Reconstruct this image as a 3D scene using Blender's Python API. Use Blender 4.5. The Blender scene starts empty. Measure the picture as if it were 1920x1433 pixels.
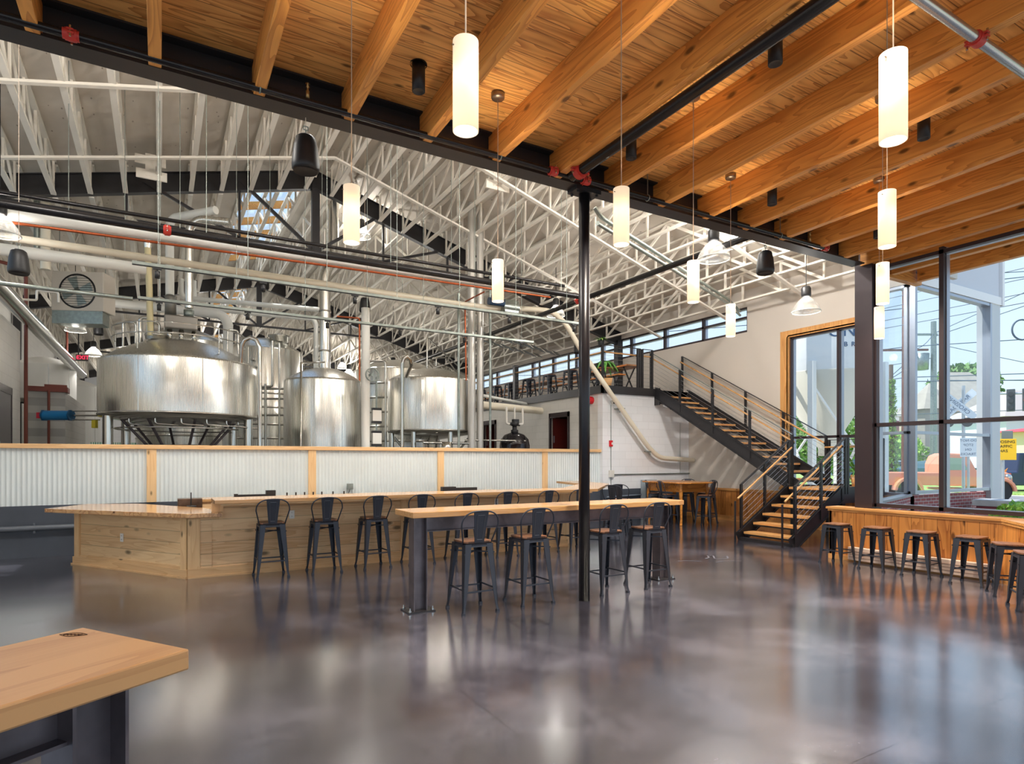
import bpy, math, random
from mathutils import Vector, Matrix
random.seed(7)
PI = math.pi
# ------------------------------------------------------------------ camera, sky, sun, exposure
S = bpy.context.scene
COL = S.collection
cam_d = bpy.data.cameras.new('camera'); cam = bpy.data.objects.new('camera', cam_d); COL.objects.link(cam)
cam_d.sensor_fit = 'HORIZONTAL'; cam_d.sensor_width = 36.0
cam_d.lens = 36.0 * 1146.0 / 1920.0
cam_d.shift_y = (861 - 716.5) / 1920.0
cam_d.clip_start = 0.05; cam_d.clip_end = 600
cam.location = (0, 0, 1.6)
cam.rotation_euler = (PI / 2, 0, -math.atan2(.5, .866))
S.camera = cam
S.view_settings.view_transform = 'Standard'; S.view_settings.look = 'None'
S.view_settings.gamma = 1; S.view_settings.exposure = 1.0
try: S.view_settings.use_curve_mapping = False
except Exception: pass

def lin(c):
    c = c / 255.0
    return c / 12.92 if c <= 0.04045 else ((c + .055) / 1.055) ** 2.4
def rgb(r, g, b): return (lin(r), lin(g), lin(b), 1)

W = bpy.data.worlds.new('sky'); S.world = W; W.use_nodes = True
nt = W.node_tree; nt.nodes.clear()
wo = nt.nodes.new('ShaderNodeOutputWorld'); bg = nt.nodes.new('ShaderNodeBackground')
tcw = nt.nodes.new('ShaderNodeTexCoord'); sx = nt.nodes.new('ShaderNodeSeparateXYZ'); cr = nt.nodes.new('ShaderNodeValToRGB')
nt.links.new(tcw.outputs['Generated'], sx.inputs[0]); nt.links.new(sx.outputs['Z'], cr.inputs[0])
cr.color_ramp.elements[0].position = 0.0; cr.color_ramp.elements[0].color = (.80, .92, 1, 1)
cr.color_ramp.elements[1].position = .75; cr.color_ramp.elements[1].color = (.36, .60, .95, 1)
nt.links.new(cr.outputs[0], bg.inputs[0]); nt.links.new(bg.outputs[0], wo.inputs[0]); bg.inputs[1].default_value = 0.62
sun_d = bpy.data.lights.new('sun', 'SUN'); sun_d.energy = 3.0; sun_d.angle = .01; sun_d.color = (1, .95, .86)
sun = bpy.data.objects.new('sun', sun_d); COL.objects.link(sun)
sun.rotation_euler = Vector((-.36, .34, .90)).to_track_quat('Z', 'Y').to_euler()

# ------------------------------------------------------------------ materials
MATS = {}
def new(name):
    m = bpy.data.materials.new(name); m.use_nodes = True
    return m, m.node_tree, m.node_tree.nodes['Principled BSDF']
def mat(name, col, rough=.5, metal=0, noise=0, nscale=6, bump=0, bscale=60, emis=None, est=0, spec=.5, coat=0):
    if name in MATS: return MATS[name]
    m, t, p = new(name)
    p.inputs['Base Color'].default_value = col; p.inputs['Roughness'].default_value = rough
    p.inputs['Metallic'].default_value = metal; p.inputs['Specular IOR Level'].default_value = spec
    p.inputs['Coat Weight'].default_value = coat
    tc = t.nodes.new('ShaderNodeTexCoord')
    if noise:
        n = t.nodes.new('ShaderNodeTexNoise'); n.inputs['Scale'].default_value = nscale; n.inputs['Detail'].default_value = 4
        t.links.new(tc.outputs['Object'], n.inputs[0])
        r = t.nodes.new('ShaderNodeValToRGB'); r.color_ramp.elements[0].position = .3; r.color_ramp.elements[1].position = .7
        r.color_ramp.elements[0].color = tuple(c * (1 - noise) for c in col[:3]) + (1,)
        r.color_ramp.elements[1].color = tuple(min(1, c * (1 + noise)) for c in col[:3]) + (1,)
        t.links.new(n.outputs[0], r.inputs[0]); t.links.new(r.outputs[0], p.inputs['Base Color'])
    if bump:
        n = t.nodes.new('ShaderNodeTexNoise'); n.inputs['Scale'].default_value = bscale
        t.links.new(tc.outputs['Object'], n.inputs[0]); b = t.nodes.new('ShaderNodeBump'); b.inputs['Strength'].default_value = bump
        t.links.new(n.outputs[0], b.inputs['Height']); t.links.new(b.outputs[0], p.inputs['Normal'])
    if emis: p.inputs['Emission Color'].default_value = emis; p.inputs['Emission Strength'].default_value = est
    MATS[name] = m; return m

def M_(t, op, a, b=None):
    n = t.nodes.new('ShaderNodeMath'); n.operation = op
    for i, v in enumerate((a, b)):
        if v is None: continue
        if isinstance(v, (int, float)): n.inputs[i].default_value = v
        else: t.links.new(v, n.inputs[i])
    return n.outputs[0]
def mixc(t, f, a, b, mode='MIX'):
    n = t.nodes.new('ShaderNodeMix'); n.data_type = 'RGBA'; n.blend_type = mode
    if isinstance(f, (int, float)): n.inputs[0].default_value = f
    else: t.links.new(f, n.inputs[0])
    for i, v in ((6, a), (7, b)):
        if isinstance(v, tuple): n.inputs[i].default_value = v
        else: t.links.new(v, n.inputs[i])
    return n.outputs[2]
def wood(name, light, dark, grain='x', across='y', plank=0, rough=.45, knots=.5, ring=14, gap=.03, var=.25, amt=.75, fine=.35):
    """grain axis runs along the board, across axis counts the boards; all in object space"""
    if name in MATS: return MATS[name]
    m, t, p = new(name)
    tc = t.nodes.new('ShaderNodeTexCoord'); s = t.nodes.new('ShaderNodeSeparateXYZ'); t.links.new(tc.outputs['Object'], s.inputs[0])
    ax = {'x': s.outputs[0], 'y': s.outputs[1], 'z': s.outputs[2]}
    g, a = ax[grain], ax[across]; o = ax[[k for k in 'xyz' if k not in (grain, across)][0]]
    rnd = None
    if plank:
        q = M_(t, 'DIVIDE', a, plank); idx = M_(t, 'FLOOR', q); fr = M_(t, 'FRACT', q)
        wn = t.nodes.new('ShaderNodeTexWhiteNoise'); wn.noise_dimensions = '1D'; t.links.new(idx, wn.inputs['W']); rnd = wn.outputs['Value']
        g = M_(t, 'ADD', g, M_(t, 'MULTIPLY', rnd, 37.0)); 
        o = M_(t, 'ADD', o, M_(t, 'MULTIPLY', rnd, 11.0))
    else:
        oi = t.nodes.new('ShaderNodeObjectInfo'); rnd = oi.outputs['Random']
        g = M_(t, 'ADD', g, M_(t, 'MULTIPLY', rnd, 37.0)); o = M_(t, 'ADD', o, M_(t, 'MULTIPLY', rnd, 11.0))
    c = t.nodes.new('ShaderNodeCombineXYZ')
    t.links.new(M_(t, 'MULTIPLY', g, .55), c.inputs[0]); t.links.new(M_(t, 'MULTIPLY', a, 5.5), c.inputs[1]); t.links.new(M_(t, 'MULTIPLY', o, 5.5), c.inputs[2])
    n1 = t.nodes.new('ShaderNodeTexNoise'); n1.inputs['Scale'].default_value = 1.3; n1.inputs['Detail'].default_value = 1.5; n1.inputs['Distortion'].default_value = .4
    t.links.new(c.outputs[0], n1.inputs[0])
    r = M_(t, 'FRACT', M_(t, 'MULTIPLY', n1.outputs[0], ring)); r = M_(t, 'POWER', r, 1.8)
    n2 = t.nodes.new('ShaderNodeTexNoise'); n2.inputs['Scale'].default_value = 1; n2.inputs['Detail'].default_value = 3
    c2 = t.nodes.new('ShaderNodeCombineXYZ'); t.links.new(M_(t, 'MULTIPLY', g, 3), c2.inputs[0]); t.links.new(M_(t, 'MULTIPLY', a, 90), c2.inputs[1]); t.links.new(M_(t, 'MULTIPLY', o, 90), c2.inputs[2])
    t.links.new(c2.outputs[0], n2.inputs[0])
    f = M_(t, 'ADD', M_(t, 'MULTIPLY', r, amt), M_(t, 'MULTIPLY', M_(t, 'SUBTRACT', n2.outputs[0], .5), fine))
    if plank: f = M_(t, 'ADD', f, M_(t, 'MULTIPLY', M_(t, 'SUBTRACT', rnd, .5), var * 2))
    f.node.use_clamp = True
    base = mixc(t, f, light, dark)
    if knots:
        v = t.nodes.new('ShaderNodeTexVoronoi'); v.inputs['Scale'].default_value = 1
        c3 = t.nodes.new('ShaderNodeCombineXYZ'); t.links.new(M_(t, 'MULTIPLY', g, 2.2), c3.inputs[0]); t.links.new(M_(t, 'MULTIPLY', a, 5), c3.inputs[1]); t.links.new(M_(t, 'MULTIPLY', o, 5), c3.inputs[2])
        t.links.new(c3.outputs[0], v.inputs[0])
        k = t.nodes.new('ShaderNodeMapRange'); k.inputs[1].default_value = .07 * (knots + .5); k.inputs[2].default_value = .15 * (knots + .5); k.inputs[3].default_value = .85; k.inputs[4].default_value = 0
        t.links.new(v.outputs['Distance'], k.inputs[0])
        base = mixc(t, k.outputs[0], base, tuple(x * .22 for x in dark[:3]) + (1,))
    if plank and gap:
        e = M_(t, 'LESS_THAN', fr, gap); base = mixc(t, M_(t, 'MULTIPLY', e, .8), base, tuple(x * .25 for x in dark[:3]) + (1,))
    t.links.new(base, p.inputs['Base Color']); p.inputs['Roughness'].default_value = rough
    MATS[name] = m; return m
def blocks(name, col, mortar, axes='xz', bw=.4, bh=.2, rough=.6, msize=.006, col2=None, low=None, lowz=.82):
    if name in MATS: return MATS[name]
    m, t, p = new(name); tc = t.nodes.new('ShaderNodeTexCoord'); s = t.nodes.new('ShaderNodeSeparateXYZ'); t.links.new(tc.outputs['Object'], s.inputs[0])
    c = t.nodes.new('ShaderNodeCombineXYZ'); d = {'x': 0, 'y': 1, 'z': 2}
    t.links.new(s.outputs[d[axes[0]]], c.inputs[0]); t.links.new(s.outputs[d[axes[1]]], c.inputs[1])
    b = t.nodes.new('ShaderNodeTexBrick'); t.links.new(c.outputs[0], b.inputs[0])
    b.inputs['Scale'].default_value = 1; b.inputs['Brick Width'].default_value = bw; b.inputs['Row Height'].default_value = bh; b.inputs['Mortar Size'].default_value = msize
    b.inputs['Color1'].default_value = col; b.inputs['Color2'].default_value = col2 or tuple(x * .96 for x in col[:3]) + (1,); b.inputs['Mortar'].default_value = mortar
    out = b.outputs[0]
    if low:
        k = M_(t, 'LESS_THAN', s.outputs[2], lowz); out = mixc(t, k, out, low)
    t.links.new(out, p.inputs['Base Color']); p.inputs['Roughness'].default_value = rough
    MATS[name] = m; return m

def mk_steel():
    m, t, p = new('brushed_stainless'); p.inputs['Metallic'].default_value = 1; p.inputs['Base Color'].default_value = (.80, .79, .74, 1)
    tc = t.nodes.new('ShaderNodeTexCoord'); mp = t.nodes.new('ShaderNodeMapping'); mp.inputs['Scale'].default_value = (40, 40, .3)
    n = t.nodes.new('ShaderNodeTexNoise'); n.inputs['Scale'].default_value = 2.5; n.inputs['Detail'].default_value = 3
    t.links.new(tc.outputs['Object'], mp.inputs[0]); t.links.new(mp.outputs[0], n.inputs[0])
    r = t.nodes.new('ShaderNodeMapRange'); r.inputs[3].default_value = .24; r.inputs[4].default_value = .31; t.links.new(n.outputs[0], r.inputs[0]); t.links.new(r.outputs[0], p.inputs['Roughness'])
    n2 = t.nodes.new('ShaderNodeTexNoise'); n2.inputs['Scale'].default_value = .9; t.links.new(tc.outputs['Object'], n2.inputs[0])
    b = t.nodes.new('ShaderNodeBump'); b.inputs['Strength'].default_value = .12; b.inputs['Distance'].default_value = .1
    t.links.new(n2.outputs[0], b.inputs['Height']); t.links.new(b.outputs[0], p.inputs['Normal'])
    return m
STEEL = mk_steel()
def mk_glass(name, gl=.08, tint=(1, 1, 1, 1)):
    m = bpy.data.materials.new(name); m.use_nodes = True; t = m.node_tree; t.nodes.clear()
    o = t.nodes.new('ShaderNodeOutputMaterial'); tr = t.nodes.new('ShaderNodeBsdfTransparent'); g = t.nodes.new('ShaderNodeBsdfGlossy'); mx = t.nodes.new('ShaderNodeMixShader')
    tr.inputs[0].default_value = tint; g.inputs['Roughness'].default_value = .02
    fr = t.nodes.new('ShaderNodeLayerWeight'); fr.inputs[0].default_value = .35; k = M_(t, 'MULTIPLY', fr.outputs['Facing'], gl * 3)
    t.links.new(k, mx.inputs[0]); t.links.new(tr.outputs[0], mx.inputs[1]); t.links.new(g.outputs[0], mx.inputs[2]); t.links.new(mx.outputs[0], o.inputs[0])
    return m
GLASS = mk_glass('window_glass', .08, (.93, .97, 1, 1))
def mk_opal():
    m = bpy.data.materials.new('opal_glass'); m.use_nodes = True; t = m.node_tree; t.nodes.clear()
    o = t.nodes.new('ShaderNodeOutputMaterial'); a = t.nodes.new('ShaderNodeBsdfTranslucent'); d = t.nodes.new('ShaderNodeBsdfDiffuse'); mx = t.nodes.new('ShaderNodeMixShader')
    e = t.nodes.new('ShaderNodeEmission'); ad = t.nodes.new('ShaderNodeAddShader')
    a.inputs[0].default_value = (.40, .33, .25, 1); d.inputs[0].default_value = (.85, .82, .80, 1); mx.inputs[0].default_value = .5
    e.inputs[0].default_value = (1, .80, .55, 1); e.inputs[1].default_value = .30
    t.links.new(a.outputs[0], mx.inputs[1]); t.links.new(d.outputs[0], mx.inputs[2]); t.links.new(mx.outputs[0], ad.inputs[0]); t.links.new(e.outputs[0], ad.inputs[1]); t.links.new(ad.outputs[0], o.inputs[0])
    return m
OPAL = mk_opal()
def mk_acrylic():
    m = bpy.data.materials.new('prismatic_acrylic'); m.use_nodes = True; t = m.node_tree; t.nodes.clear()
    o = t.nodes.new('ShaderNodeOutputMaterial'); tr = t.nodes.new('ShaderNodeBsdfTransparent'); g = t.nodes.new('ShaderNodeBsdfGlossy'); mx = t.nodes.new('ShaderNodeMixShader')
    d = t.nodes.new('ShaderNodeBsdfTranslucent'); m2 = t.nodes.new('ShaderNodeMixShader'); d.inputs[0].default_value = (.85, .84, .78, 1)
    g.inputs['Roughness'].default_value = .18; g.inputs[0].default_value = (.9, .9, .88, 1); mx.inputs[0].default_value = .42; m2.inputs[0].default_value = .04
    t.links.new(tr.outputs[0], mx.inputs[1]); t.links.new(g.outputs[0], mx.inputs[2]); t.links.new(mx.outputs[0], m2.inputs[1]); t.links.new(d.outputs[0], m2.inputs[2]); t.links.new(m2.outputs[0], o.inputs[0])
    return m
ACRYL = mk_acrylic()
def mk_floor():
    m, t, p = new('polished_concrete')
    tc = t.nodes.new('ShaderNodeTexCoord'); s = t.nodes.new('ShaderNodeSeparateXYZ'); t.links.new(tc.outputs['Object'], s.inputs[0])
    n = t.nodes.new('ShaderNodeTexNoise'); n.inputs['Scale'].default_value = .7; n.inputs['Detail'].default_value = 8; n.inputs['Roughness'].default_value = .62; n.inputs['Distortion'].default_value = .25
    t.links.new(tc.outputs['Object'], n.inputs[0])
    r = t.nodes.new('ShaderNodeValToRGB'); e = r.color_ramp.elements; e[0].position = .3; e[0].color = rgb(36, 35, 42); e[1].position = .70; e[1].color = rgb(104, 103, 116)
    x = r.color_ramp.elements.new(.5); x.color = rgb(62, 61, 71); t.links.new(n.outputs[0], r.inputs[0])
    n2 = t.nodes.new('ShaderNodeTexNoise'); n2.inputs['Scale'].default_value = 45; n2.inputs['Detail'].default_value = 5; t.links.new(tc.outputs['Object'], n2.inputs[0])
    c = mixc(t, .55, r.outputs[0], n2.outputs['Fac'], 'OVERLAY')
    n4 = t.nodes.new('ShaderNodeTexNoise'); n4.inputs['Scale'].default_value = .28; t.links.new(tc.outputs['Object'], n4.inputs[0])
    w = t.nodes.new('ShaderNodeMapRange'); w.inputs[1].default_value = .5; w.inputs[2].default_value = .7; w.inputs[4].default_value = .4; t.links.new(n4.outputs[0], w.inputs[0])
    c = mixc(t, w.outputs[0], c, rgb(66, 56, 54))
    for ax, off, per in ((0, 1.25, 3.05), (1, 1.16, 3.05)):
        q = M_(t, 'FRACT', M_(t, 'DIVIDE', M_(t, 'ADD', s.outputs[ax], off), per)); k = M_(t, 'LESS_THAN', q, .0022)
        c = mixc(t, M_(t, 'MULTIPLY', k, .6), c, rgb(24, 22, 22))
    t.links.new(c, p.inputs['Base Color'])
    rr = t.nodes.new('ShaderNodeMapRange'); rr.inputs[3].default_value = .10; rr.inputs[4].default_value = .26; t.links.new(n.outputs[0], rr.inputs[0]); t.links.new(rr.outputs[0], p.inputs['Roughness'])
    p.inputs['Specular IOR Level'].default_value = .7; p.inputs['Coat Weight'].default_value = .9; p.inputs['Coat Roughness'].default_value = .15; p.inputs['Coat IOR'].default_value = 1.75
    b = t.nodes.new('ShaderNodeBump'); b.inputs['Strength'].default_value = .02; b.inputs['Distance'].default_value = .02
    n3 = t.nodes.new('ShaderNodeTexNoise'); n3.inputs['Scale'].default_value = 2.2; n3.inputs['Detail'].default_value = 3; t.links.new(tc.outputs['Object'], n3.inputs[0])
    t.links.new(n3.outputs[0], b.inputs['Height']); t.links.new(b.outputs[0], p.inputs['Normal'])
    return m
FLOOR = mk_floor()
def mk_foliage(name, c1, c2):
    m, t, p = new(name); tc = t.nodes.new('ShaderNodeTexCoord'); n = t.nodes.new('ShaderNodeTexNoise'); n.inputs['Scale'].default_value = 9
    t.links.new(tc.outputs['Object'], n.inputs[0]); r = t.nodes.new('ShaderNodeValToRGB'); r.color_ramp.elements[0].position = .35; r.color_ramp.elements[0].color = c1
    r.color_ramp.elements[1].position = .65; r.color_ramp.elements[1].color = c2; t.links.new(n.outputs[0], r.inputs[0]); t.links.new(r.outputs[0], p.inputs['Base Color']); p.inputs['Roughness'].default_value = .6
    return m
LEAF = mk_foliage('shrub_leaves', rgb(90, 150, 45), rgb(190, 225, 90)); LEAFD = mk_foliage('tree_leaves', rgb(70, 115, 50), rgb(140, 175, 90))
PALM = mk_foliage('palm_leaves', rgb(40, 105, 40), rgb(120, 190, 80)); GRASS = mk_foliage('lawn_grass', rgb(120, 165, 70), rgb(185, 210, 120))

CEIL = wood('pine_ceiling', rgb(242, 188, 112), rgb(178, 108, 46), 'x', 'y', .135, rough=.42, ring=9, gap=.05, var=.16, amt=.85, knots=.45)
JOIST = wood('pine_joist', rgb(236, 168, 86), rgb(172, 96, 36), 'y', 'x', 0, rough=.42, ring=9, knots=.55, amt=.6)
BARW = wood('bar_front_oak', rgb(242, 206, 158), rgb(204, 152, 98), 'x', 'z', .155, rough=.5, ring=7, gap=.03, var=.22, knots=.95, amt=.5)
BARP = wood('bar_trim_oak', rgb(240, 202, 150), rgb(210, 158, 102), 'z', 'x', 0, rough=.5, ring=7, knots=.35, amt=.4)
BARX = wood('bar_rail_oak', rgb(236, 196, 144), rgb(204, 150, 94), 'x', 'z', 0, rough=.5, ring=7, knots=.4, amt=.45)
TOPW = wood('clear_tabletop', rgb(206, 160, 108), rgb(160, 104, 58), 'x', 'y', .11, rough=.16, ring=5, gap=0, var=.12, knots=0, amt=.4)
TOPF = wood('ash_tabletop', rgb(196, 152, 104), rgb(150, 100, 62), 'x', 'y', .12, rough=.42, ring=4, gap=0, var=.16, knots=0, amt=.35)
WAINS = wood('wainscot_pine', rgb(206, 138, 70), rgb(140, 74, 26), 'z', 'y', .17, rough=.4, ring=6, gap=.035, var=.35, knots=.6)
WCAP = wood('wainscot_cap', rgb(216, 158, 94), rgb(178, 116, 56), 'y', 'z', 0, rough=.3, ring=6, knots=.3)
TREAD = wood('oak_tread', rgb(224, 170, 108), rgb(184, 124, 66), 'x', 'y', 0, rough=.35, ring=5, knots=0)
SEATW = wood('walnut_seat', rgb(136, 94, 68), rgb(96, 62, 44), 'x', 'y', .08, rough=.35, ring=5, knots=0, gap=.02)
ANTIQ = wood('antique_pine', rgb(214, 142, 60), rgb(158, 92, 34), 'x', 'y', 0, rough=.22, ring=5, knots=.2)
BLACK = mat('black_painted_steel', rgb(40, 39, 42), .38, 0, .12, 3, spec=.5)
BLKP = mat('black_iron_pipe', rgb(34, 32, 33), .25, .35, .2, 5)
MILL = mat('mill_scale_steel', rgb(112, 104, 108), .4, .6, .3, 5)
STOOLM = mat('gunmetal_stool', rgb(58, 62, 72), .42, .4, .08, 6)
BRONZE = mat('bronze_mullion', rgb(58, 47, 50), .4, .3)
ALU = mat('aluminium_trim', rgb(165, 172, 185), .35, .7)
GALV = mat('galvanised_steel', rgb(150, 158, 152), .38, .75, .15, 12)
CHROME = mat('polished_pipe', rgb(205, 203, 196), .18, 1)
WHITE = mat('white_painted_truss', rgb(232, 226, 214), .6, 0, .05, 2)
DECK = None
CREAM = mat('cream_insulated_pipe', rgb(228, 220, 200), .5)
WPIPE = mat('white_insulated_pipe', rgb(228, 228, 222), .5)
COPPER = mat('copper_pipe', rgb(178, 92, 56), .35, .8)
RUST = mat('brown_gas_pipe', rgb(112, 50, 34), .5)
RED = mat('red_coupling', rgb(196, 58, 48), .45)
BLK = mat('black_plastic', rgb(30, 30, 32), .45)
DRYW = mat('warm_grey_wall_paint', rgb(206, 198, 188), .8, 0, .02, 1)
DARKB = mat('dark_blue_grey_curb_paint', rgb(72, 78, 88), .55, 0, .12, 3)
CMUY = blocks('white_block_x', rgb(238, 240, 243), rgb(226, 228, 231), 'xz', low=rgb(70, 78, 90))
CMUX = blocks('white_block_y', rgb(224, 222, 216), rgb(210, 208, 203), 'yz')
CMUG = blocks('grey_block', rgb(175, 172, 166), rgb(150, 148, 142), 'yz')
CORR = mat('corrugated_sheet', rgb(222, 230, 230), .4, .05, .03, 2)
FABRIC = mat('pvc_white', rgb(225, 222, 214), .4)
def mk_deck():
    m, t, p = new('whitewashed_roof_deck'); tc = t.nodes.new('ShaderNodeTexCoord')
    n = t.nodes.new('ShaderNodeTexNoise'); n.inputs['Scale'].default_value = .9; n.inputs['Detail'].default_value = 3; t.links.new(tc.outputs['Object'], n.inputs[0])
    r = t.nodes.new('ShaderNodeValToRGB'); r.color_ramp.elements[0].position = .3; r.color_ramp.elements[0].color = rgb(200, 192, 180); r.color_ramp.elements[1].position = .7; r.color_ramp.elements[1].color = rgb(222, 214, 202)
    t.links.new(n.outputs[0], r.inputs[0])
    mp = t.nodes.new('ShaderNodeMapping'); mp.inputs['Scale'].default_value = (7, 3, 7); t.links.new(tc.outputs['Object'], mp.inputs[0])
    v = t.nodes.new('ShaderNodeTexVoronoi'); v.inputs['Scale'].default_value = 1; t.links.new(mp.outputs[0], v.inputs[0])
    k = M_(t, 'LESS_THAN', v.outputs['Distance'], .1); c = mixc(t, M_(t, 'MULTIPLY', k, .6), r.outputs[0], rgb(110, 95, 80))
    t.links.new(c, p.inputs['Base Color']); p.inputs['Roughness'].default_value = .7
    return m
DECK = mk_deck()

# ------------------------------------------------------------------ mesh helpers
class MB:
    def __init__(s): s.v = []; s.f = []; s.s = []
    def add(s, vs, fs, smooth=False):
        o = len(s.v); s.v += [tuple(v) for v in vs]
        for f in fs: s.f.append(tuple(i + o for i in f)); s.s.append(smooth)
        return s
    def box(s, x0, x1, y0, y1, z0, z1):
        v = [(x0, y0, z0), (x1, y0, z0), (x1, y1, z0), (x0, y1, z0), (x0, y0, z1), (x1, y0, z1), (x1, y1, z1), (x0, y1, z1)]
        return s.add(v, [(0, 3, 2, 1), (4, 5, 6, 7), (0, 1, 5, 4), (1, 2, 6, 5), (2, 3, 7, 6), (3, 0, 4, 7)])
    def frustum(s, a, b):      # a, b: four corners each
        return s.add(list(a) + list(b), [(0, 3, 2, 1), (4, 5, 6, 7), (0, 1, 5, 4), (1, 2, 6, 5), (2, 3, 7, 6), (3, 0, 4, 7)])
    def bar(s, p, q, w, h, up=(0, 0, 1)):
        p = Vector(p); q = Vector(q); d = (q - p).normalized(); u = Vector(up)
        if abs(d.dot(u)) > .98: u = Vector((1, 0, 0))
        r = d.cross(u).normalized(); u = r.cross(d).normalized(); r = r * w / 2; u = u * h / 2
        v = [p - r - u, p + r - u, p + r + u, p - r + u, q - r - u, q + r - u, q + r + u, q - r + u]
        return s.add(v, [(0, 3, 2, 1), (4, 5, 6, 7), (0, 1, 5, 4), (1, 2, 6, 5), (2, 3, 7, 6), (3, 0, 4, 7)])
    def tube(s, pts, r, n=8, caps=True):
        pts = [Vector(p) for p in pts]; N = len(pts); rr = r if isinstance(r, (list, tuple)) else [r] * N
        rings = []; prev = None
        for i, p in enumerate(pts):
            a = (pts[i] - pts[i - 1]).normalized() if i else None; b = (pts[i + 1] - pts[i]).normalized() if i < N - 1 else None
            d = (a + b).normalized() if a and b and (a + b).length > 1e-6 else (a or b)
            k = 1
            if a and b: k = 1 / max(.5, d.dot(a))
            if prev is None:
                u = Vector((0, 0, 1)) if abs(d.z) < .9 else Vector((1, 0, 0)); x = d.cross(u).normalized()
            else: x = (prev - d * prev.dot(d)).normalized()
            prev = x; y = d.cross(x).normalized()
            rings.append([p + (x * math.cos(2 * PI * j / n) + y * math.sin(2 * PI * j / n)) * rr[i] * (k if N > 2 else 1) for j in range(n)])
        o = [v for g in rings for v in g]; fs = []
        for i in range(N - 1):
            for j in range(n):
                k2 = (j + 1) % n; fs.append((i * n + j, i * n + k2, (i + 1) * n + k2, (i + 1) * n + j))
        s.add(o, fs, True)
        if caps:
            s.add(rings[0], [tuple(range(n))[::-1]]); s.add(rings[-1], [tuple(range(n))])
        return s
    def lathe(s, prof, c=(0, 0, 0), n=32, smooth=True):
        vs = []; fs = []
        for r, z in prof:
            for j in range(n):
                a = 2 * PI * j / n; vs.append((c[0] + r * math.cos(a), c[1] + r * math.sin(a), c[2] + z))
        for i in range(len(prof) - 1):
            for j in range(n):
                k = (j + 1) % n; fs.append((i * n + j, i * n + k, (i + 1) * n + k, (i + 1) * n + j))
        return s.add(vs, fs, smooth)
    def prism(s, poly, z0, z1):
        n = len(poly); a = sum(poly[i][0] * poly[(i + 1) % n][1] - poly[(i + 1) % n][0] * poly[i][1] for i in range(n))
        if a < 0: poly = poly[::-1]
        v = [(x, y, z0) for x, y in poly] + [(x, y, z1) for x, y in poly]
        return s.add(v, [tuple(range(n))[::-1], tuple(range(n, 2 * n))] + [(i, (i + 1) % n, n + (i + 1) % n, n + i) for i in range(n)])
    def extr(s, poly, o, ex, ey, ed, d):      # polygon in plane (ex,ey) at o, extruded d along ed
        o, ex, ey, ed = map(Vector, (o, ex, ey, ed)); n = len(poly)
        a = [o + ex * x + ey * y for x, y in poly]; b = [p + ed * d for p in a]
        return s.add(a + b, [tuple(range(n))[::-1], tuple(range(n, 2 * n))] + [(i, (i + 1) % n, n + (i + 1) % n, n + i) for i in range(n)])
    def quad(s, a, b, c, d): return s.add([a, b, c, d], [(0, 1, 2, 3)])
    def disc(s, c, r, n=24, ry=None):
        return s.add([(c[0] + r * math.cos(2 * PI * i / n), c[1] + (ry or r) * math.sin(2 * PI * i / n), c[2]) for i in range(n)], [tuple(range(n))])
    def ball(s, c, r, n=10):
        return s.lathe([(max(.0005, r * math.sin(PI * i / n)), -r * math.cos(PI * i / n)) for i in range(n + 1)], c, 2 * n)
    def build(s, name, m, parent=None, bevel=0, seg=2):
        me = bpy.data.meshes.new(name); me.from_pydata(s.v, [], s.f); me.polygons.foreach_set('use_smooth', s.s); me.update()
        me.materials.append(m); o = bpy.data.objects.new(name, me); COL.objects.link(o)
        if parent: o.parent = parent
        if bevel:
            b = o.modifiers.new('bevel', 'BEVEL'); b.width = bevel; b.segments = seg; b.limit_method = 'ANGLE'
        return o
def tag(o, label, cat, group=None, kind=None):
    o['label'] = label; o['category'] = cat
    if group: o['group'] = group
    if kind: o['kind'] = kind
    return o
def struct(o, label, cat='wall'): return tag(o, label, cat, None, 'structure')
def empty(name, label, cat, loc=(0, 0, 0), rz=0, group=None):
    o = bpy.data.objects.new(name, None); COL.objects.link(o); o.location = loc; o.rotation_euler = (0, 0, rz); o.empty_display_size = .1
    return tag(o, label, cat, group)
def kids(o): return [c for c in KID.get(o.name, [])] if False else list(o.children)
def dup(o, loc, rz=None, label=None, group=None):
    def cp(a, par):
        c = a.copy(); COL.objects.link(c); c.parent = par
        for k in list(a.children): cp(k, c)
        return c
    c = cp(o, None); c.location = loc
    if rz is not None: c.rotation_euler = (0, 0, rz)
    if label: c['label'] = label
    if group: c['group'] = group
    return c
def arc(c, r, a0, a1, u, v, n=6):
    c, u, v = Vector(c), Vector(u), Vector(v)
    return [c + u * r * math.cos(a0 + (a1 - a0) * i / n) + v * r * math.sin(a0 + (a1 - a0) * i / n) for i in range(n + 1)]
def bend(pts, r, n=5):     # round the corners of a polyline
    pts = [Vector(p) for p in pts]; out = [pts[0]]
    for i in range(1, len(pts) - 1):
        a, b, c = pts[i - 1], pts[i], pts[i + 1]; u = (a - b).normalized(); w = (c - b).normalized()
        k = min(r, (a - b).length * .45, (c - b).length * .45); p0 = b + u * k; p2 = b + w * k
        for j in range(n + 1):
            t = j / n; out.append(p0 * (1 - t) ** 2 + b * 2 * t * (1 - t) + p2 * t * t)
    return out + [pts[-1]]
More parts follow.
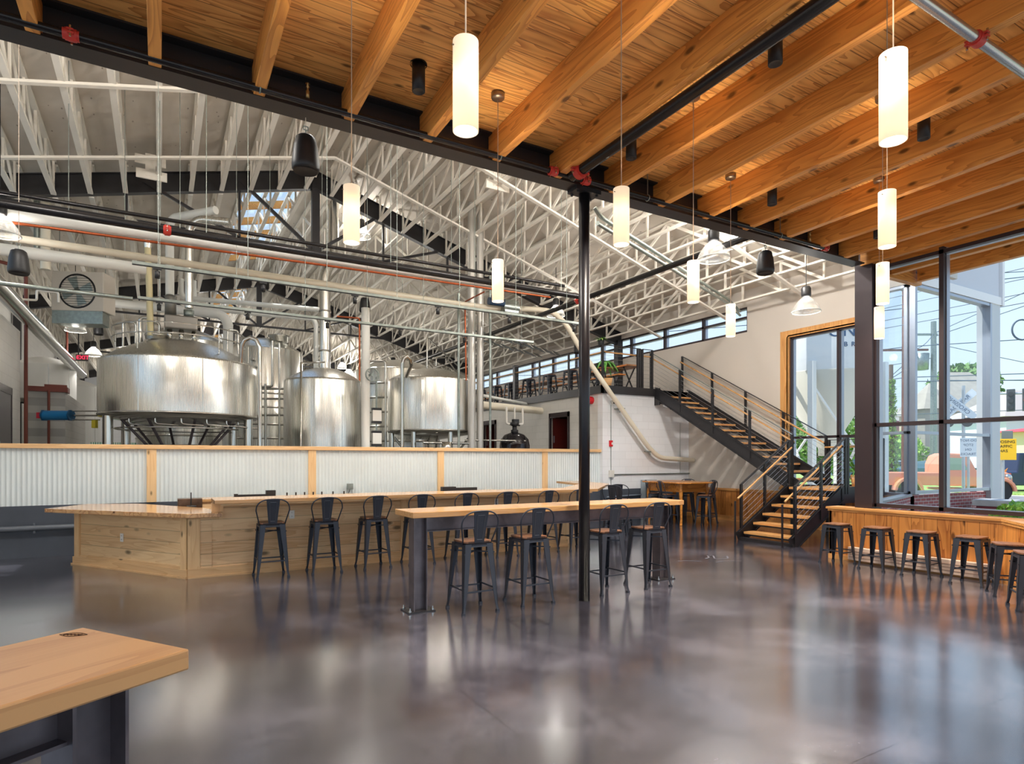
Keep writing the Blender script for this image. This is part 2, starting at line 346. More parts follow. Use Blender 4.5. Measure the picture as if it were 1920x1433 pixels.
def text(body, size, m, parent=None, loc=(0, 0, 0), rot=(PI / 2, 0, 0), name='lettering', depth=.004, sx=1):
    c = bpy.data.curves.new(name, 'FONT'); c.body = body; c.size = size; c.extrude = depth; c.align_x = 'CENTER'; c.align_y = 'CENTER'
    o = bpy.data.objects.new(name + '_c', c); COL.objects.link(o); bpy.context.view_layer.update()
    dg = bpy.context.evaluated_depsgraph_get(); me = bpy.data.meshes.new_from_object(o.evaluated_get(dg)); me.materials.clear(); me.materials.append(m)
    bpy.data.objects.remove(o); q = bpy.data.objects.new(name, me); COL.objects.link(q); q.location = loc; q.rotation_euler = rot; q.scale = (sx, 1, 1)
    if parent: q.parent = parent
    return q

# ================================================================== THE SETTING
H0 = .82                                     # raised brewery floor
def dz(y): return 4.93 + .018 * (5.59 - y)   # underside of the pine deck (falls gently to the beam)
RX = 3.3                                     # ridge line of the brewery roof
def gz(x): return 8.44 - (.31 * (x - RX) if x > RX else .245 * (RX - x))   # axis of the girder top chord
def rz(x): return gz(x) + .42                                               # underside of the roof deck
LX, WX, YB = -4.1, 12.9, 46.0

struct(MB().box(-6.6, 12.9, -4.2, 12.6, -.12, 0).build('floor', FLOOR), 'dark polished concrete floor with fine saw-cut joints', 'floor')
struct(MB().box(LX, WX, 12.62, YB, 0.0, H0).build('floor', mat('brewery_slab', rgb(120, 118, 114), .5, 0, .1, 2)), 'raised grey concrete slab under the brewing tanks', 'floor')
mb = MB(); a = [(-6.6, -4.2), (11.4, -4.2), (11.4, 5.66), (-6.6, 5.66)]
mb.frustum([(x, y, dz(y)) for x, y in a], [(x, y, dz(y) + .1) for x, y in a])
struct(mb.build('ceiling', CEIL), 'knotty pine board ceiling over the taproom', 'ceiling')
mb = MB().box(-6.6, 11.45, -4.25, 5.68, 5.25, 5.4)
struct(mb.build('ceiling', mat('roof_membrane', rgb(90, 90, 92), .8)), 'roof slab above the pine boards', 'roof')
# brewery roof deck, two slopes, with skylight openings beside the ridge
SKY = [(17.2, 23.6), (27.0, 33.2), (36.6, 42.8)]
mb = MB()
def slope(x0, x1, y0, y1): mb.frustum([(x0, y0, rz(x0)), (x1, y0, rz(x1)), (x1, y1, rz(x1)), (x0, y1, rz(x0))], [(x0, y0, rz(x0) + .12), (x1, y0, rz(x1) + .12), (x1, y1, rz(x1) + .12), (x0, y1, rz(x0) + .12)])
slope(LX, 1.9, 5.7, YB); slope(RX, WX + .3, 5.7, YB)
yy = [5.7] + [v for s in SKY for v in s] + [YB]
for i in range(0, len(yy), 2): slope(1.9, RX, yy[i], yy[i + 1])
struct(mb.build('ceiling', DECK), 'whitewashed sloping roof deck over the brewery', 'ceiling')
for y0, y1 in SKY:
    s = empty('skylight', 'ridge skylight glazing in the white brewery roof', 'skylight', (0, 0, 0), group='skylights beside the ridge')
    MB().frustum([(1.9, y0, rz(1.9) + .14), (RX, y0, rz(RX) + .14), (RX, y1, rz(RX) + .14), (1.9, y1, rz(1.9) + .14)], [(1.9, y0, rz(1.9) + .16), (RX, y0, rz(RX) + .16), (RX, y1, rz(RX) + .16), (1.9, y1, rz(1.9) + .16)]).build('pane', GLASS, s)
    m = MB()
    for k in range(6):
        y = y0 + (y1 - y0) * k / 5; m.bar((1.85, y, rz(1.85) + .1), (RX, y, rz(RX) + .1), .08, .2)
    m.build('frame', JOIST, s)
# walls
mb = MB(); mb.extr([(LX, 4.96), (WX, 4.96), (WX, rz(WX) + .1), (RX, rz(RX) + .1), (LX, rz(LX) + .1)], (0, 5.72, 0), (1, 0, 0), (0, 0, 1), (0, 1, 0), .08)
struct(mb.build('wall_gable', DRYW), 'gable infill above the long black beam', 'wall')
mb = MB(); mb.extr([(LX, 0), (WX, 0), (WX, rz(WX) + .1), (RX, rz(RX) + .1), (LX, rz(LX) + .1)], (0, YB, 0), (1, 0, 0), (0, 0, 1), (0, 1, 0), .2)
struct(mb.build('wall_back', CMUY), 'far white block wall of the brewery', 'wall')
struct(MB().box(LX - .2, LX, 5.7, YB, 0, 3.9).box(LX - .2, LX, 5.7, YB, 6.3, rz(LX) + .1).box(LX - .2, LX, 17.5, YB, 3.9, 6.3).build('wall_left', CMUX), 'outer left block wall of the brewery', 'wall')
struct(MB().box(-2.75, -2.5, 12.62, 16.1, H0, 4.25).build('wall_partition', CMUX), 'white painted block partition at the left with a dark door', 'wall')
# right-hand wall (x = 12.9) with clerestory band and one tall window
T0, T1, TZ0, TZ1 = 7.5, 9.25, .95, 4.49; C0, C1, CZ0, CZ1 = 10.43, 44.0, 4.82, 5.46
mb = MB(); X0, X1 = WX, WX + .25
mb.box(X0, X1, 6.6, T0, 0, .86); mb.box(X0, X1, 6.6, T0, 5.09, 6.0); mb.box(X0, X1, 7.42, T0, .86, 5.09); mb.box(X0, X1, T0, T1, 0, TZ0); mb.box(X0, X1, T0, T1, TZ1, 6.0); mb.box(X0, X1, T1, C0, 0, 6.0)
mb.box(X0, X1, C0, YB, 0, CZ0); mb.box(X0, X1, C0, YB, CZ1, 6.0); mb.box(X0, X1, C1, YB, CZ0, CZ1)
struct(mb.build('wall_right', DRYW), 'warm grey plaster wall behind the staircase', 'wall')
# two-storey block volume under the mezzanine
mb = MB().box(9.84, WX, 12.4, 12.6, 0, 3.3); struct(mb.build('wall_block_front', CMUY), 'white block wall facing the taproom with dark painted base', 'wall')
mb = MB(); D1, D2 = (13.85, 14.84), (18.1, 19.0); DZ = H0 + 2.1
y = 12.6
for a, b in (D1, D2): mb.box(9.84, 10.04, y, a, H0, 3.3); mb.box(9.84, 10.04, a, b, DZ, 3.3); y = b
mb.box(9.84, 10.04, y, 40, H0, 3.3)
struct(mb.build('wall_block_side', CMUX), 'grey white block wall beside the tanks with two doorways', 'wall')
struct(MB().box(11.2, 11.3, 12.6, 22, H0, 3.3).box(10.04, 11.2, 16.3, 16.4, H0, 3.3).build('wall_inner', mat('inner_plaster', rgb(120, 80, 50), .8)), 'ochre wall inside the small rooms', 'wall')
struct(MB().box(9.8, WX, 12.38, 40, 3.3, 3.47).build('floor_mezzanine', mat('mezz_slab', rgb(70, 66, 66), .5)), 'dark mezzanine floor slab', 'floor')
# doors on the block wall and left partition
def door(name, x, y0, y1, z0, z1, sgn, leafmat, label, opened=False):
    d = struct(MB().box(x - .03, x + .03, y0, y0 + .06, z0, z1).box(x - .03, x + .03, y1 - .06, y1, z0, z1).box(x - .03, x + .03, y0, y1, z1 - .14, z1).build(name, BRONZE), label, 'door')
    if opened:
        MB().box(x + .06, x + .95, y1 - .12, y1 - .07, z0, z1 - .14).build('door_leaf', leafmat, d)
        MB().box(x + .05, x + .09, y1 - .13, y1 - .125, z0 + 1.25, z0 + 1.45).build('hinge', ALU, d)
    else:
        MB().box(x - .01, x + .02, y0 + .06, y1 - .06, z0, z1 - .1).build('door_leaf', leafmat, d)
        MB().box(x + .02 * sgn, x + .05 * sgn, y0 + .16, y0 + .2, z0 + .95, z0 + 1.1).build('door_handle', ALU, d)
    return d
MAROON = mat('maroon_door', rgb(92, 30, 26), .4)
door('door_1', 9.83, D1[0], D1[1], H0, DZ, -1, MAROON, 'dark framed doorway with maroon door standing open, nearer the column', True)
door('door_2', 9.83, D2[0], D2[1], H0, DZ, -1, MAROON, 'dark framed doorway with maroon door, left of the black filter tank', True)
struct(MB().box(10.3, 10.32, 14.15, 14.55, 1.5, 2.0).build('trim_9', mat('notice_paper', rgb(220, 150, 90), .7)), 'paper notice inside the doorway', 'notice')
door('door_3', -2.49, 13.75, 15.1, H0, 2.97, 1, mat('grey_door', rgb(78, 72, 76), .4), 'grey steel door in the white block partition at far left')

# long black beam, round column, square end column
mb = MB().box(-6.6, 9.5, 5.49, 5.69, 4.64, 4.66).box(-6.6, 9.5, 5.582, 5.598, 4.66, 4.93).box(-6.6, 9.5, 5.49, 5.58, 4.915, 4.93).box(-6.6, 9.5, 5.60, 5.69, 4.915, 4.93)
tag(mb.build('steel_beam', BLACK), 'long black steel beam where the pine ceiling meets the brewery', 'beam')
t_ = empty('round_column', 'round black steel column standing on the concrete floor', 'column', (4.175, 5.592, 0))
MB().lathe([(.0, 0), (.063, 0), (.063, 4.6), (0, 4.6)], n=24).build('shaft', mat('column_black', rgb(30, 29, 34), .28, .3), t_)
m = MB().box(-.17, .17, -.09, .09, 4.6, 4.64)
for sx_ in (-.13, .13):
    for sy_ in (-.06, .06): m.lathe([(0, 4.575), (.016, 4.575), (.016, 4.60)], (sx_, sy_, 0), 6, False)
m.build('cap_plate', BLACK, t_)
tag(MB().box(9.56, 9.82, 5.41, 5.68, 0, 4.92).build('corner_column', BRONZE), 'square dark bronze column at the end of the beam', 'column')
# pine joists
def joist(x, ya=-4.2, yb=5.57):
    a = [(x, ya), (x + .089, ya), (x + .089, yb), (x, yb)]
    return MB().frustum([(p, q, dz(q) - .286) for p, q in a], [(p, q, dz(q)) for p, q in a])
k = 0
for i in range(-10, 12):
    x = .68 + .7525 * (i - 0)
    if x > 9.3 or x < -6.5: continue
    a0 = MB(); a = [(-.0445, -4.2), (.0445, -4.2), (.0445, 5.575), (-.0445, 5.575)]
    a0.frustum([(p, q, dz(q) - .286) for p, q in a], [(p, q, dz(q)) for p, q in a])
    o = a0.build('ceiling_joist', JOIST, bevel=.004, seg=1); o.location = (x + .0445, 0, 0)
    where = 'left of the round column' if x < 4.2 else 'right of the round column'
    tag(o, 'pine joist under the board ceiling, ' + where, 'joist', 'pine joists ' + where)
for x, l in ((9.58, 'last pine joist directly above the bay window'), (10.45, 'pine joist of the roof overhang outside, nearer the window'), (11.25, 'outermost pine joist of the roof overhang outside')):
    a0 = MB(); a = [(-.05, -4.2), (.05, -4.2), (.05, 5.575), (-.05, 5.575)]
    a0.frustum([(p, q, dz(q) - .3) for p, q in a], [(p, q, dz(q)) for p, q in a]); o = a0.build('ceiling_joist', JOIST); o.location = (x, 0, 0); tag(o, l, 'joist')
tag(MB().box(9.85, 11.4, 5.6, 5.7, 4.6, 4.95).build('rim_joist', wood('rim_pine', rgb(222, 156, 78), rgb(160, 92, 32), 'x', 'z', 0, ring=8)), 'pine rim board closing the roof overhang outside', 'joist')

# bay window beside the square column and the angled bay wall
WN = Vector((.65, -.76, 0)); WD = Vector((-.76, -.65, 0))
def window(name, label, p, d, n, length, z0, z1, mulls, rails, inner=BRONZE):
    """p start point of the glazing line, d direction along, n outward"""
    p, d, n = Vector(p), Vector(d), Vector(n); Z = Vector((0, 0, 1))
    root = struct(MB().build(name, inner) if False else bpy.data.objects.new(name, None), label, 'window')
    COL.objects.link(root)
    g = MB().quad(p + n * .05 + Z * z0, p + d * length + n * .05 + Z * z0, p + d * length + n * .05 + Z * z1, p + n * .05 + Z * z1); g.build('pane', GLASS, root)
    f = MB(); f2 = MB()
    for s in mulls:
        a = p + d * s; f.bar(a + Z * z0, a + Z * z1, .055, .07, up=n) if False else None
        for F, o0, o1, w in ((f, -.03, .04, .03), (f2, .04, .13, .04)):
            q = [a + d * (-w) + n * o0, a + d * w + n * o0, a + d * w + n * o1, a - d * w + n * o1]
            F.frustum([v + Z * z0 for v in q], [v + Z * z1 for v in q])
    for zc in rails:
        q = p + n * -.03; e = p + d * length + n * -.03; q2 = p + n * .04; e2 = p + d * length + n * .04
        f.frustum([v + Z * (zc - .027) for v in (q, e, e2, q2)], [v + Z * (zc + .027) for v in (q, e, e2, q2)])
        q = p + n * .04; e = p + d * length + n * .04; q2 = p + n * .12; e2 = p + d * length + n * .12
        f2.frustum([v + Z * (zc - .03) for v in (q, e, e2, q2)], [v + Z * (zc + .03) for v in (q, e, e2, q2)])
    f.build('window_frame', inner, root); f2.build('outer_frame', ALU, root)
    return root
window('window_1', 'large bay window beside the square column, looking onto the street', (9.66, 5.41, 0), (0, -1, 0), (1, 0, 0), 1.95, .86, 4.62, (.0, .935, 1.945), (.885, 2.13, 4.55))
window('window_2', 'angled bay window at the far right edge', (9.66, 3.44, 0), WD, WN, 3.7, .86, 4.55, (0, 1.2, 2.4, 3.68), (.885, 2.13, 4.5))
# wainscot below the bay: boards, cap ledge, plinth
mb = MB().box(9.41, 9.60, 3.66, 6.01, .06, .78)
w1 = struct(mb.build('wall_wainscot', WAINS), 'knotty pine wainscot wall below the bay window', 'wall')
def wallseg(a, d, L, n, thick, z0, z1):
    a = Vector(a); d = Vector(d); n = Vector(n); q = [a, a + d * L, a + d * L + n * thick, a + n * thick]
    return MB().frustum([v + Vector((0, 0, z0)) for v in q], [v + Vector((0, 0, z1)) for v in q])
struct(wallseg((9.41, 3.66, 0), WD, 3.6, WN, .19, .06, .78).build('wall_wainscot', WAINS), 'angled pine wainscot wall at the far right', 'wall')
c = MB(); pts_in = [(9.375, 6.05), (9.375, 3.665)]; e = Vector((9.375, 3.665, 0)) + WD * 3.6
poly = [(9.375, 6.05), (9.375, 3.665), (e.x, e.y), (e.x + WN.x * .33, e.y + WN.y * .33), (9.72, 3.42), (9.72, 5.41), (9.56, 5.41), (9.56, 6.05)]
def twoprism(mb_, z0, z1, inset=0):
    a, b = 9.375 + inset, 3.665 + inset * .3
    q = [(a, 6.05 - inset), (a, b), (9.72, 3.50), (9.72, 6.05 - inset)]; mb_.prism(q, z0, z1)
    s = Vector((a, b, 0)); t2 = s + WD * 3.6; u = t2 + WN * .33; v = Vector((9.72, 3.50, 0)); mb_.prism([(s.x, s.y), (t2.x, t2.y), (u.x, u.y), (v.x, v.y)], z0, z1)
c = MB(); twoprism(c, .80, .832)
struct(c.build('trim_1', WCAP), 'glossy pine ledge on top of the bay wainscot', 'ledge')
c = MB(); twoprism(c, .765, .80, .022); struct(c.build('trim_2', WCAP), 'small moulding under the bay ledge', 'trim')
c = MB().box(9.395, 9.41, 3.66, 6.02, 0, .075); s0 = Vector((9.395, 3.655, 0)); c2 = wallseg(s0, WD, 3.6, WN, .02, 0, .075); c.add(c2.v, c2.f)
struct(c.build('baseboard_bay', WCAP), 'pine baseboard of the bay wainscot', 'baseboard')
struct(MB().box(9.41, 9.6, 5.97, 6.012, 0, .78).build('trim_3', WCAP), 'end board of the bay wainscot beside the stairs', 'trim')
# baseboard heater
h = empty('baseboard_heater', 'long cream baseboard radiator behind the row of low window stools', 'radiator', (9.34, 4.6, 0))
MB().box(-.02, .055, -.92, 1.05, .03, .23).build('casing', mat('heater_cream', rgb(222, 196, 178), .5), h, bevel=.008)
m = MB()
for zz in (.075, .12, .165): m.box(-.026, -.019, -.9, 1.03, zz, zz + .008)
m.build('louvre_shade', mat('heater_shadow_gap', rgb(150, 120, 105), .6), h)  # darker strips: shade of the louvre slots put into the colour
# wainscot, cap and base on the staircase wall
struct(MB().box(12.84, 12.9, 6.7, 12.4, .1, .78).build('wall_wainscot', WAINS), 'pine wainscot on the plaster wall behind the stairs', 'wall')
struct(MB().box(12.8, 12.9, 6.7, 12.4, .78, .84).build('trim_4', WCAP), 'pine cap rail of the staircase wall wainscot', 'trim')
struct(MB().box(12.82, 12.9, 6.7, 12.4, 0, .13).build('baseboard_right', WCAP), 'pine baseboard on the staircase wall', 'baseboard')
# tall window with wood casing
window('window_3', 'tall window in the plaster wall looking onto the white silo', (12.95, T1, 0), (0, -1, 0), (1, 0, 0), T1 - T0, TZ0, TZ1, (.03, 1.2, T1 - T0 - .03), (TZ0 + .03, 2.1, TZ1 - .03))
c = MB().box(12.86, 12.9, T1, T1 + .2, TZ0 - .1, TZ1).box(12.86, 13.0, T1 - .02, T1 + .03, TZ0, TZ1)
c.box(12.86, 12.9, T0 - .05, T1 + .2, TZ1, TZ1 + .14).box(12.86, 13.0, T0, T1, TZ1 - .02, TZ1 + .03).box(12.8, 13.0, T0, T1 + .2, TZ0 - .08, TZ0)
struct(c.build('trim_5', wood('casing_pine', rgb(214, 160, 96), rgb(184, 122, 62), 'z', 'y', 0, ring=4, knots=.25)), 'wide pine casing around the tall window', 'trim')
# clerestory band
cm = [i * 1.48 for i in range(23)]
window('window_4', 'clerestory window band high on the right wall', (12.95, C0, 0), (0, 1, 0), (1, 0, 0), C1 - C0, CZ0, CZ1, cm, (CZ0 + .03, 5.2, CZ1 - .02))
window('window_added', 'unseen high glazing added in the outer left wall to let daylight into the brewery', (LX - .02, 5.8, 0), (0, 1, 0), (-1, 0, 0), 11.7, 3.9, 6.3, [i * 2.33 for i in range(6)], (3.93, 6.27))  # added opening, lets skylight in from the left
# glazed entrance wall beyond the bay (runs outwards from the square column)
window('window_5', 'side pane of the glazed lobby, left of its corner post', (12.95, 7.42, 0), (0, -1, 0), (1, 0, 0), .8, .86, 5.09, (.03, .77), (.89, 2.13, 5.06), ALU)
window('window_7', 'front panes of the glazed lobby seen through the bay window', (12.98, 6.62, 0), (1, 0, 0), (0, -1, 0), 3.2, .9, 5.09, (.03, 3.17), (.93, 2.13, 5.06), ALU)
g_ = struct(MB().quad((9.84, 5.62, .9), (12.93, 6.6, .9), (12.93, 6.6, 4.96), (9.84, 5.62, 4.96)).build('window_8', GLASS), 'frameless glass between the square column and the lobby corner', 'window')
mb = MB(); mb.prism([(9.84, 5.58), (12.93, 6.56), (12.93, 6.7), (9.84, 5.72)], 0, .86)
struct(mb.build('wall_brick', blocks('brick_curb', rgb(178, 84, 78), rgb(205, 200, 195), 'xz', .2, .067, msize=.006, col2=rgb(150, 70, 78))), 'red brick curb below the glass beside the square column', 'wall')
mb = MB(); mb.prism([(9.84, 5.54), (12.93, 6.52), (12.93, 6.72), (9.84, 5.74)], .86, .9); struct(mb.build('trim_6', ALU), 'metal sill on the brick curb', 'sill')
struct(MB().box(12.93, 16.2, 6.6, 6.75, 0, .86).build('wall_brick', MATS['brick_curb']), 'red brick curb below the front panes of the lobby', 'wall')
m = MB(); n = 120
for i in range(n):
    x0 = 12.95 + 3.7 * i / n; x1 = 12.95 + 3.7 * (i + 1) / n; ya = 6.52 + (.014 if i % 2 else 0); yb = 6.52 + (0 if i % 2 else .014)
    m.quad((x0, ya, 5.25), (x1, yb, 5.25), (x1, yb, 6.6), (x0, ya, 6.6))
m.box(12.95, 16.65, 6.54, 6.75, 5.1, 6.6)
struct(m.build('wall_siding', mat('grey_white_siding', rgb(214, 214, 218), .6)), 'corrugated grey siding above the lobby glass', 'wall')
struct(MB().box(12.95, 16.7, 6.48, 6.55, 5.1, 5.28).box(16.62, 16.72, 6.46, 6.78, 5.1, 6.6).build('trim_7', mat('flashing_white', rgb(236, 232, 230), .5)), 'white flashing at the foot of the siding', 'trim')
struct(MB().box(16.16, 16.6, 6.5, 6.78, 0, 5.1).build('wall_pier', mat('pier_grey', rgb(196, 198, 200), .6)), 'light grey pier at the outer end of the lobby glass', 'wall')
p_ = empty('brick_pier', 'low brick pier with a stone cap outside the bay window', 'pier', (15.35, 6.08, -.05), .15)
MB().box(-.28, .28, -.28, .28, 0, .66).build('brickwork', blocks('brick_pier_m', rgb(186, 84, 82), rgb(210, 205, 200), 'xz', .2, .067, msize=.006, col2=rgb(150, 66, 84)), p_)
MB().box(-.34, .34, -.34, .34, .66, .79).build('stone_cap', mat('stone_cap', rgb(190, 188, 190), .8, 0, .06, 8), p_, bevel=.01)

# half wall between taproom and brewery
hw = empty('half_wall', 'long half wall of corrugated sheet with pine posts and rail behind the bar', 'half wall', (0, 12.5, 0))
XL = LX
struct(MB().box(XL, 9.84, 12.5, 12.64, 0, .84).build('wall_rear', DARKB), 'dark grey painted concrete curb under the corrugated half wall', 'wall')
MB().box(XL, 9.99, -.05, .1, 1.775, 1.85).build('cap_rail', BARX, hw, bevel=.006)
px = [-2.93, -.19, 2.555, 5.315, 8.06, 9.85]
for i, x in enumerate(px): MB().box(x, x + .15, -.03, .05, .84, 1.775).build('post', BARP, hw, bevel=.004)
ed = [XL] + [v for x in px[:5] for v in (x, x + .15)] + [9.85]
for i in range(0, len(ed), 2):
    x0, x1 = ed[i], ed[i + 1]
    m = MB(); N = int((x1 - x0) / .0667 * 8); vs = []
    for j in range(N + 1):
        x = x0 + (x1 - x0) * j / N; q = math.cos(2 * PI * j / 8); yy_ = .012 - .011 * max(-.35, q); vs += [(x, yy_, .84), (x, yy_, 1.775)]
    m.add(vs, [(2 * j, 2 * j + 2, 2 * j + 3, 2 * j + 1) for j in range(N)], True); m.build('corrugated_panel', CORR, hw)
tag(MB().tube([(XL, 12.42, .48), (-.4, 12.42, .48)], .045, 12).tube([(-1.75, 12.42, .40), (-1.75, 12.42, .56)], .02).build('wall_pipe', mat('grey_pipe', rgb(92, 98, 106), .45)), 'grey painted pipe along the dark curb at far left', 'pipe')

# ================================================================== STEEL GIRDERS AND ROOF TRUSSES
GY = [15.3, 25.0, 34.7, 44.4]
def girder(y, label):
    g = empty('roof_girder', label, 'girder', (0, y, 0))
    for x0, x1 in ((LX, RX), (RX, WX)):
        m = MB(); m.bar((x0, 0, gz(x0) - .05), (x1, 0, gz(x1) - .05), .02, .42); m.bar((x0, 0, gz(x0) + .16), (x1, 0, gz(x1) + .16), .16, .018); m.bar((x0, 0, gz(x0) - .26), (x1, 0, gz(x1) - .26), .16, .018)
        m.build('top_chord', BLACK, g)
    zb = 6.67; m = MB().bar((LX + .1, 0, zb), (8.95, 0, zb), .06, .07); m.build('bottom_chord', BLACK, g)
    MB().box(RX - .09, RX + .09, -.07, .07, zb, gz(RX)).build('king_post', BLACK, g)
    for s, xs in ((-1, (1.6, -.6, -2.6)), (1, (5.0, 6.8))):
        for x in xs: MB().bar((x, 0, zb), (x, 0, gz(x) - .1), .05, .05).build('strut', BLACK, g)
        MB().bar((RX + s * .1, 0, zb + .05), (RX + s * 1.7, 0, gz(RX + s * 1.7)), .07, .07).build('strut', BLACK, g)
        MB().bar((RX + s * 1.7, 0, zb + .02), (RX + s * 3.6, 0, gz(RX + s * 3.6)), .06, .06).build('strut', BLACK, g)
    for x in (LX + .15, WX - .12): MB().box(x - .1, x + .1, -.1, .1, 0 if x < 0 else 3.47, gz(x) - .1).build('column', BLACK, g)
    return g
for y, l in zip(GY, ('black steel roof girder nearest the taproom, peak above the big tank', 'second black roof girder back from the taproom', 'third black roof girder back from the taproom', 'farthest black roof girder of the brewery')): girder(y, l)
def truss_mesh(L):
    m = MB(); dpt = .66; n = max(2, round(L / 1.05))
    m.box(-.045, .045, 0, L, -.02, .02); m.box(-.045, .045, 0, L, dpt - .02, dpt + .02)
    for i in range(n + 1):
        y = L * i / n; y = min(max(y, .03), L - .03)
        m.box(-.02, .02, y - .022, y + .022, .02, dpt - .02)
        if i < n:
            a, b = (L * i / n, L * (i + 1) / n)
            if i >= n // 2: m.bar((0, a + .03, dpt - .03), (0, b - .03, .03), .036, .06)
            else: m.bar((0, a + .03, .03), (0, b - .03, dpt - .03), .036, .06)
    return m
bays = [(5.82, 15.2, 'in the bay nearest the taproom'), (15.4, 24.9, 'in the second bay of the brewery'), (25.1, 34.6, 'in the third bay of the brewery'), (34.8, 44.3, 'in the farthest bay of the brewery')]
for y0, y1, wh in bays:
    src = truss_mesh(y1 - y0).build('roof_truss', WHITE); first = True
    for i in range(-6, 21):
        x = .61 * i
        if x < LX + .2 or x > WX - .15: continue
        side = 'left of the ridge' if x < RX else 'right of the ridge'
        o = src if first else src.copy()
        if not first: COL.objects.link(o)
        first = False; o.location = (x, y0, rz(x) - .69)
        tag(o, 'white open-web wooden roof truss ' + wh + ', ' + side, 'truss', 'white roof trusses ' + wh + ', ' + side)
# white bridging rails across the trusses
for y, l in ((8.6, 'nearest the beam'), (10.9, 'second from the beam'), (13.4, 'just before the first girder')):
    m = MB()
    for x0, x1 in ((LX + .1, RX), (RX, WX - .1)): m.bar((x0, y, rz(x0) - .73), (x1, y, rz(x1) - .73), .09, .04)
    tag(m.build('truss_bridging', WHITE), 'white bridging board across the roof trusses, ' + l, 'board')

# ================================================================== STOOLS
def leg_mb(sxx, syy, zt, top, foot):
    """pressed sheet leg: two tapering flanges meeting at the outer corner, flared foot"""
    m = MB(); th = .006
    pr = [(zt, top, .075), (.30 * zt, top + (foot - top) * .62, .043), (.07, foot - .014, .026), (.0, foot, .028)]
    for i in range(3):
        (za, ca, wa), (zb, cb, wb) = pr[i], pr[i + 1]
        def fl(c, w, z, ax):
            if ax: q = [(c, c), (c - w, c), (c - w, c - th), (c, c - th)]
            else: q = [(c, c), (c - th, c), (c - th, c - w), (c, c - w)]
            return [(a * sxx, b * syy, z) for a, b in q]
        for ax in (0, 1): m.frustum(fl(cb, wb, zb, ax), fl(ca, wa, za, ax))
    m.box(*sorted((foot * sxx, (foot - .034) * sxx)), *sorted((foot * syy, (foot - .034) * syy)), 0, .022)
    return m
def rsq(h, r, n=4, taper=0):
    pts = []
    for cx_, cy_, a0 in ((h - r, h - r, 0), (-h + r, h - r, PI / 2), (-h + r, -h + r, PI), (h - r, -h + r, 1.5 * PI)):
        for i in range(n + 1):
            a = a0 + PI / 2 * i / n; pts.append((cx_ + r * math.cos(a), cy_ + r * math.sin(a)))
    return pts
def make_stool(name, label, cat, seat_z, foot, back, group=None):
    s = empty(name, label, cat, group=group)
    h = .165 if back else .15
    MB().prism(rsq(h - .005, .045), seat_z - .02, seat_z).build('seat', SEATW, s, bevel=.004)
    a = rsq(h - .012, .04); b = rsq(h, .04); m = MB(); n = len(a)
    m.add([(x, y, seat_z - .022) for x, y in a] + [(x, y, seat_z - .062) for x, y in b], [(i, (i + 1) % n, n + (i + 1) % n, n + i) for i in range(n)] + [tuple(range(n))], True)
    m.build('seat_frame', STOOLM, s)
    for i, j in ((1, 1), (-1, 1), (-1, -1), (1, -1)): leg_mb(i, j, seat_z - .03, h - .003, foot).build('leg', STOOLM, s)
    k = .30 * seat_z; c = (h - .003) + (foot - h) * .62 - .015
    for (p, q, z) in (((-c, c), (c, c), k), ((-c, -c), (c, -c), k), ((c, -c), (c, c), k + .022), ((-c, -c), (-c, c), k + .022)):
        MB().bar((p[0], p[1], z), (q[0], q[1], z), .012, .016).build('stretcher', STOOLM, s)
    c2 = h + .01
    MB().bar((-c2, -c2, seat_z - .13), (c2, c2, seat_z - .13), .008, .014).bar((-c2, c2, seat_z - .122), (c2, -c2, seat_z - .122), .008, .014).build('cross_brace', STOOLM, s)
    if back:
        zt = 1.062; P_ = []
        for i in range(17):
            a = PI * i / 16; w = .212; x = -w * math.copysign(abs(math.cos(a)) ** .72, math.cos(a)); z = .91 + (zt - .91) * math.sin(a) ** .8 if 0 < i < 16 else .91
            P_.append((x, -.185 - .035 * math.sin(a), z))
        P_ = [(-.165, -.10, seat_z - .035), (-.172, -.13, seat_z + .01)] + P_ + [(.172, -.13, seat_z + .01), (.165, -.10, seat_z - .035)]
        MB().tube(P_, .0085, 8).build('back_hoop', STOOLM, s)
        m = MB(); z0, z1 = seat_z - .02, zt
        m.frustum([(-.055, -.165, z0), (.055, -.165, z0), (.055, -.158, z0), (-.055, -.158, z0)], [(-.087, -.222, z1), (.087, -.222, z1), (.087, -.214, z1), (-.087, -.214, z1)])
        sp = m.build('splat', STOOLM, s, bevel=.003)
        m = MB()
        for t0, t1 in ((.10, .12), (.86, .88)):
            y0 = -.165 - .057 * t0; w = .03 if t0 < .5 else .038; zz = z0 + (z1 - z0) * t0
            m.box(-w, w, y0 - .004, y0 + .001, zz, zz + .007)
        for sx_ in (-1, 1): m.frustum([(sx_ * .034 - .002, -.175, z0 + .045), (sx_ * .034 + .002, -.175, z0 + .045), (sx_ * .034 + .002, -.168, z0 + .045), (sx_ * .034 - .002, -.168, z0 + .045)], [(sx_ * .045 - .002, -.217, z1 - .05), (sx_ * .045 + .002, -.217, z1 - .05), (sx_ * .045 + .002, -.21, z1 - .05), (sx_ * .045 - .002, -.21, z1 - .05)])
        m.build('embossing', mat('splat_emboss', rgb(92, 94, 100), .4, .5), sp)
    return s
ORD = ['first', 'second', 'third', 'fourth', 'fifth', 'sixth', 'seventh', 'eighth']
bs = make_stool('bar_stool', 'x', 'stool', .745, .215, True)
used = False
def put(x, y, rz_, label, group):
    global used
    if not used: used = True; bs.location = (x, y, 0); bs.rotation_euler = (0, 0, rz_); bs['label'] = label; bs['group'] = group; return bs
    return dup(bs, (x, y, 0), rz_, label, group)
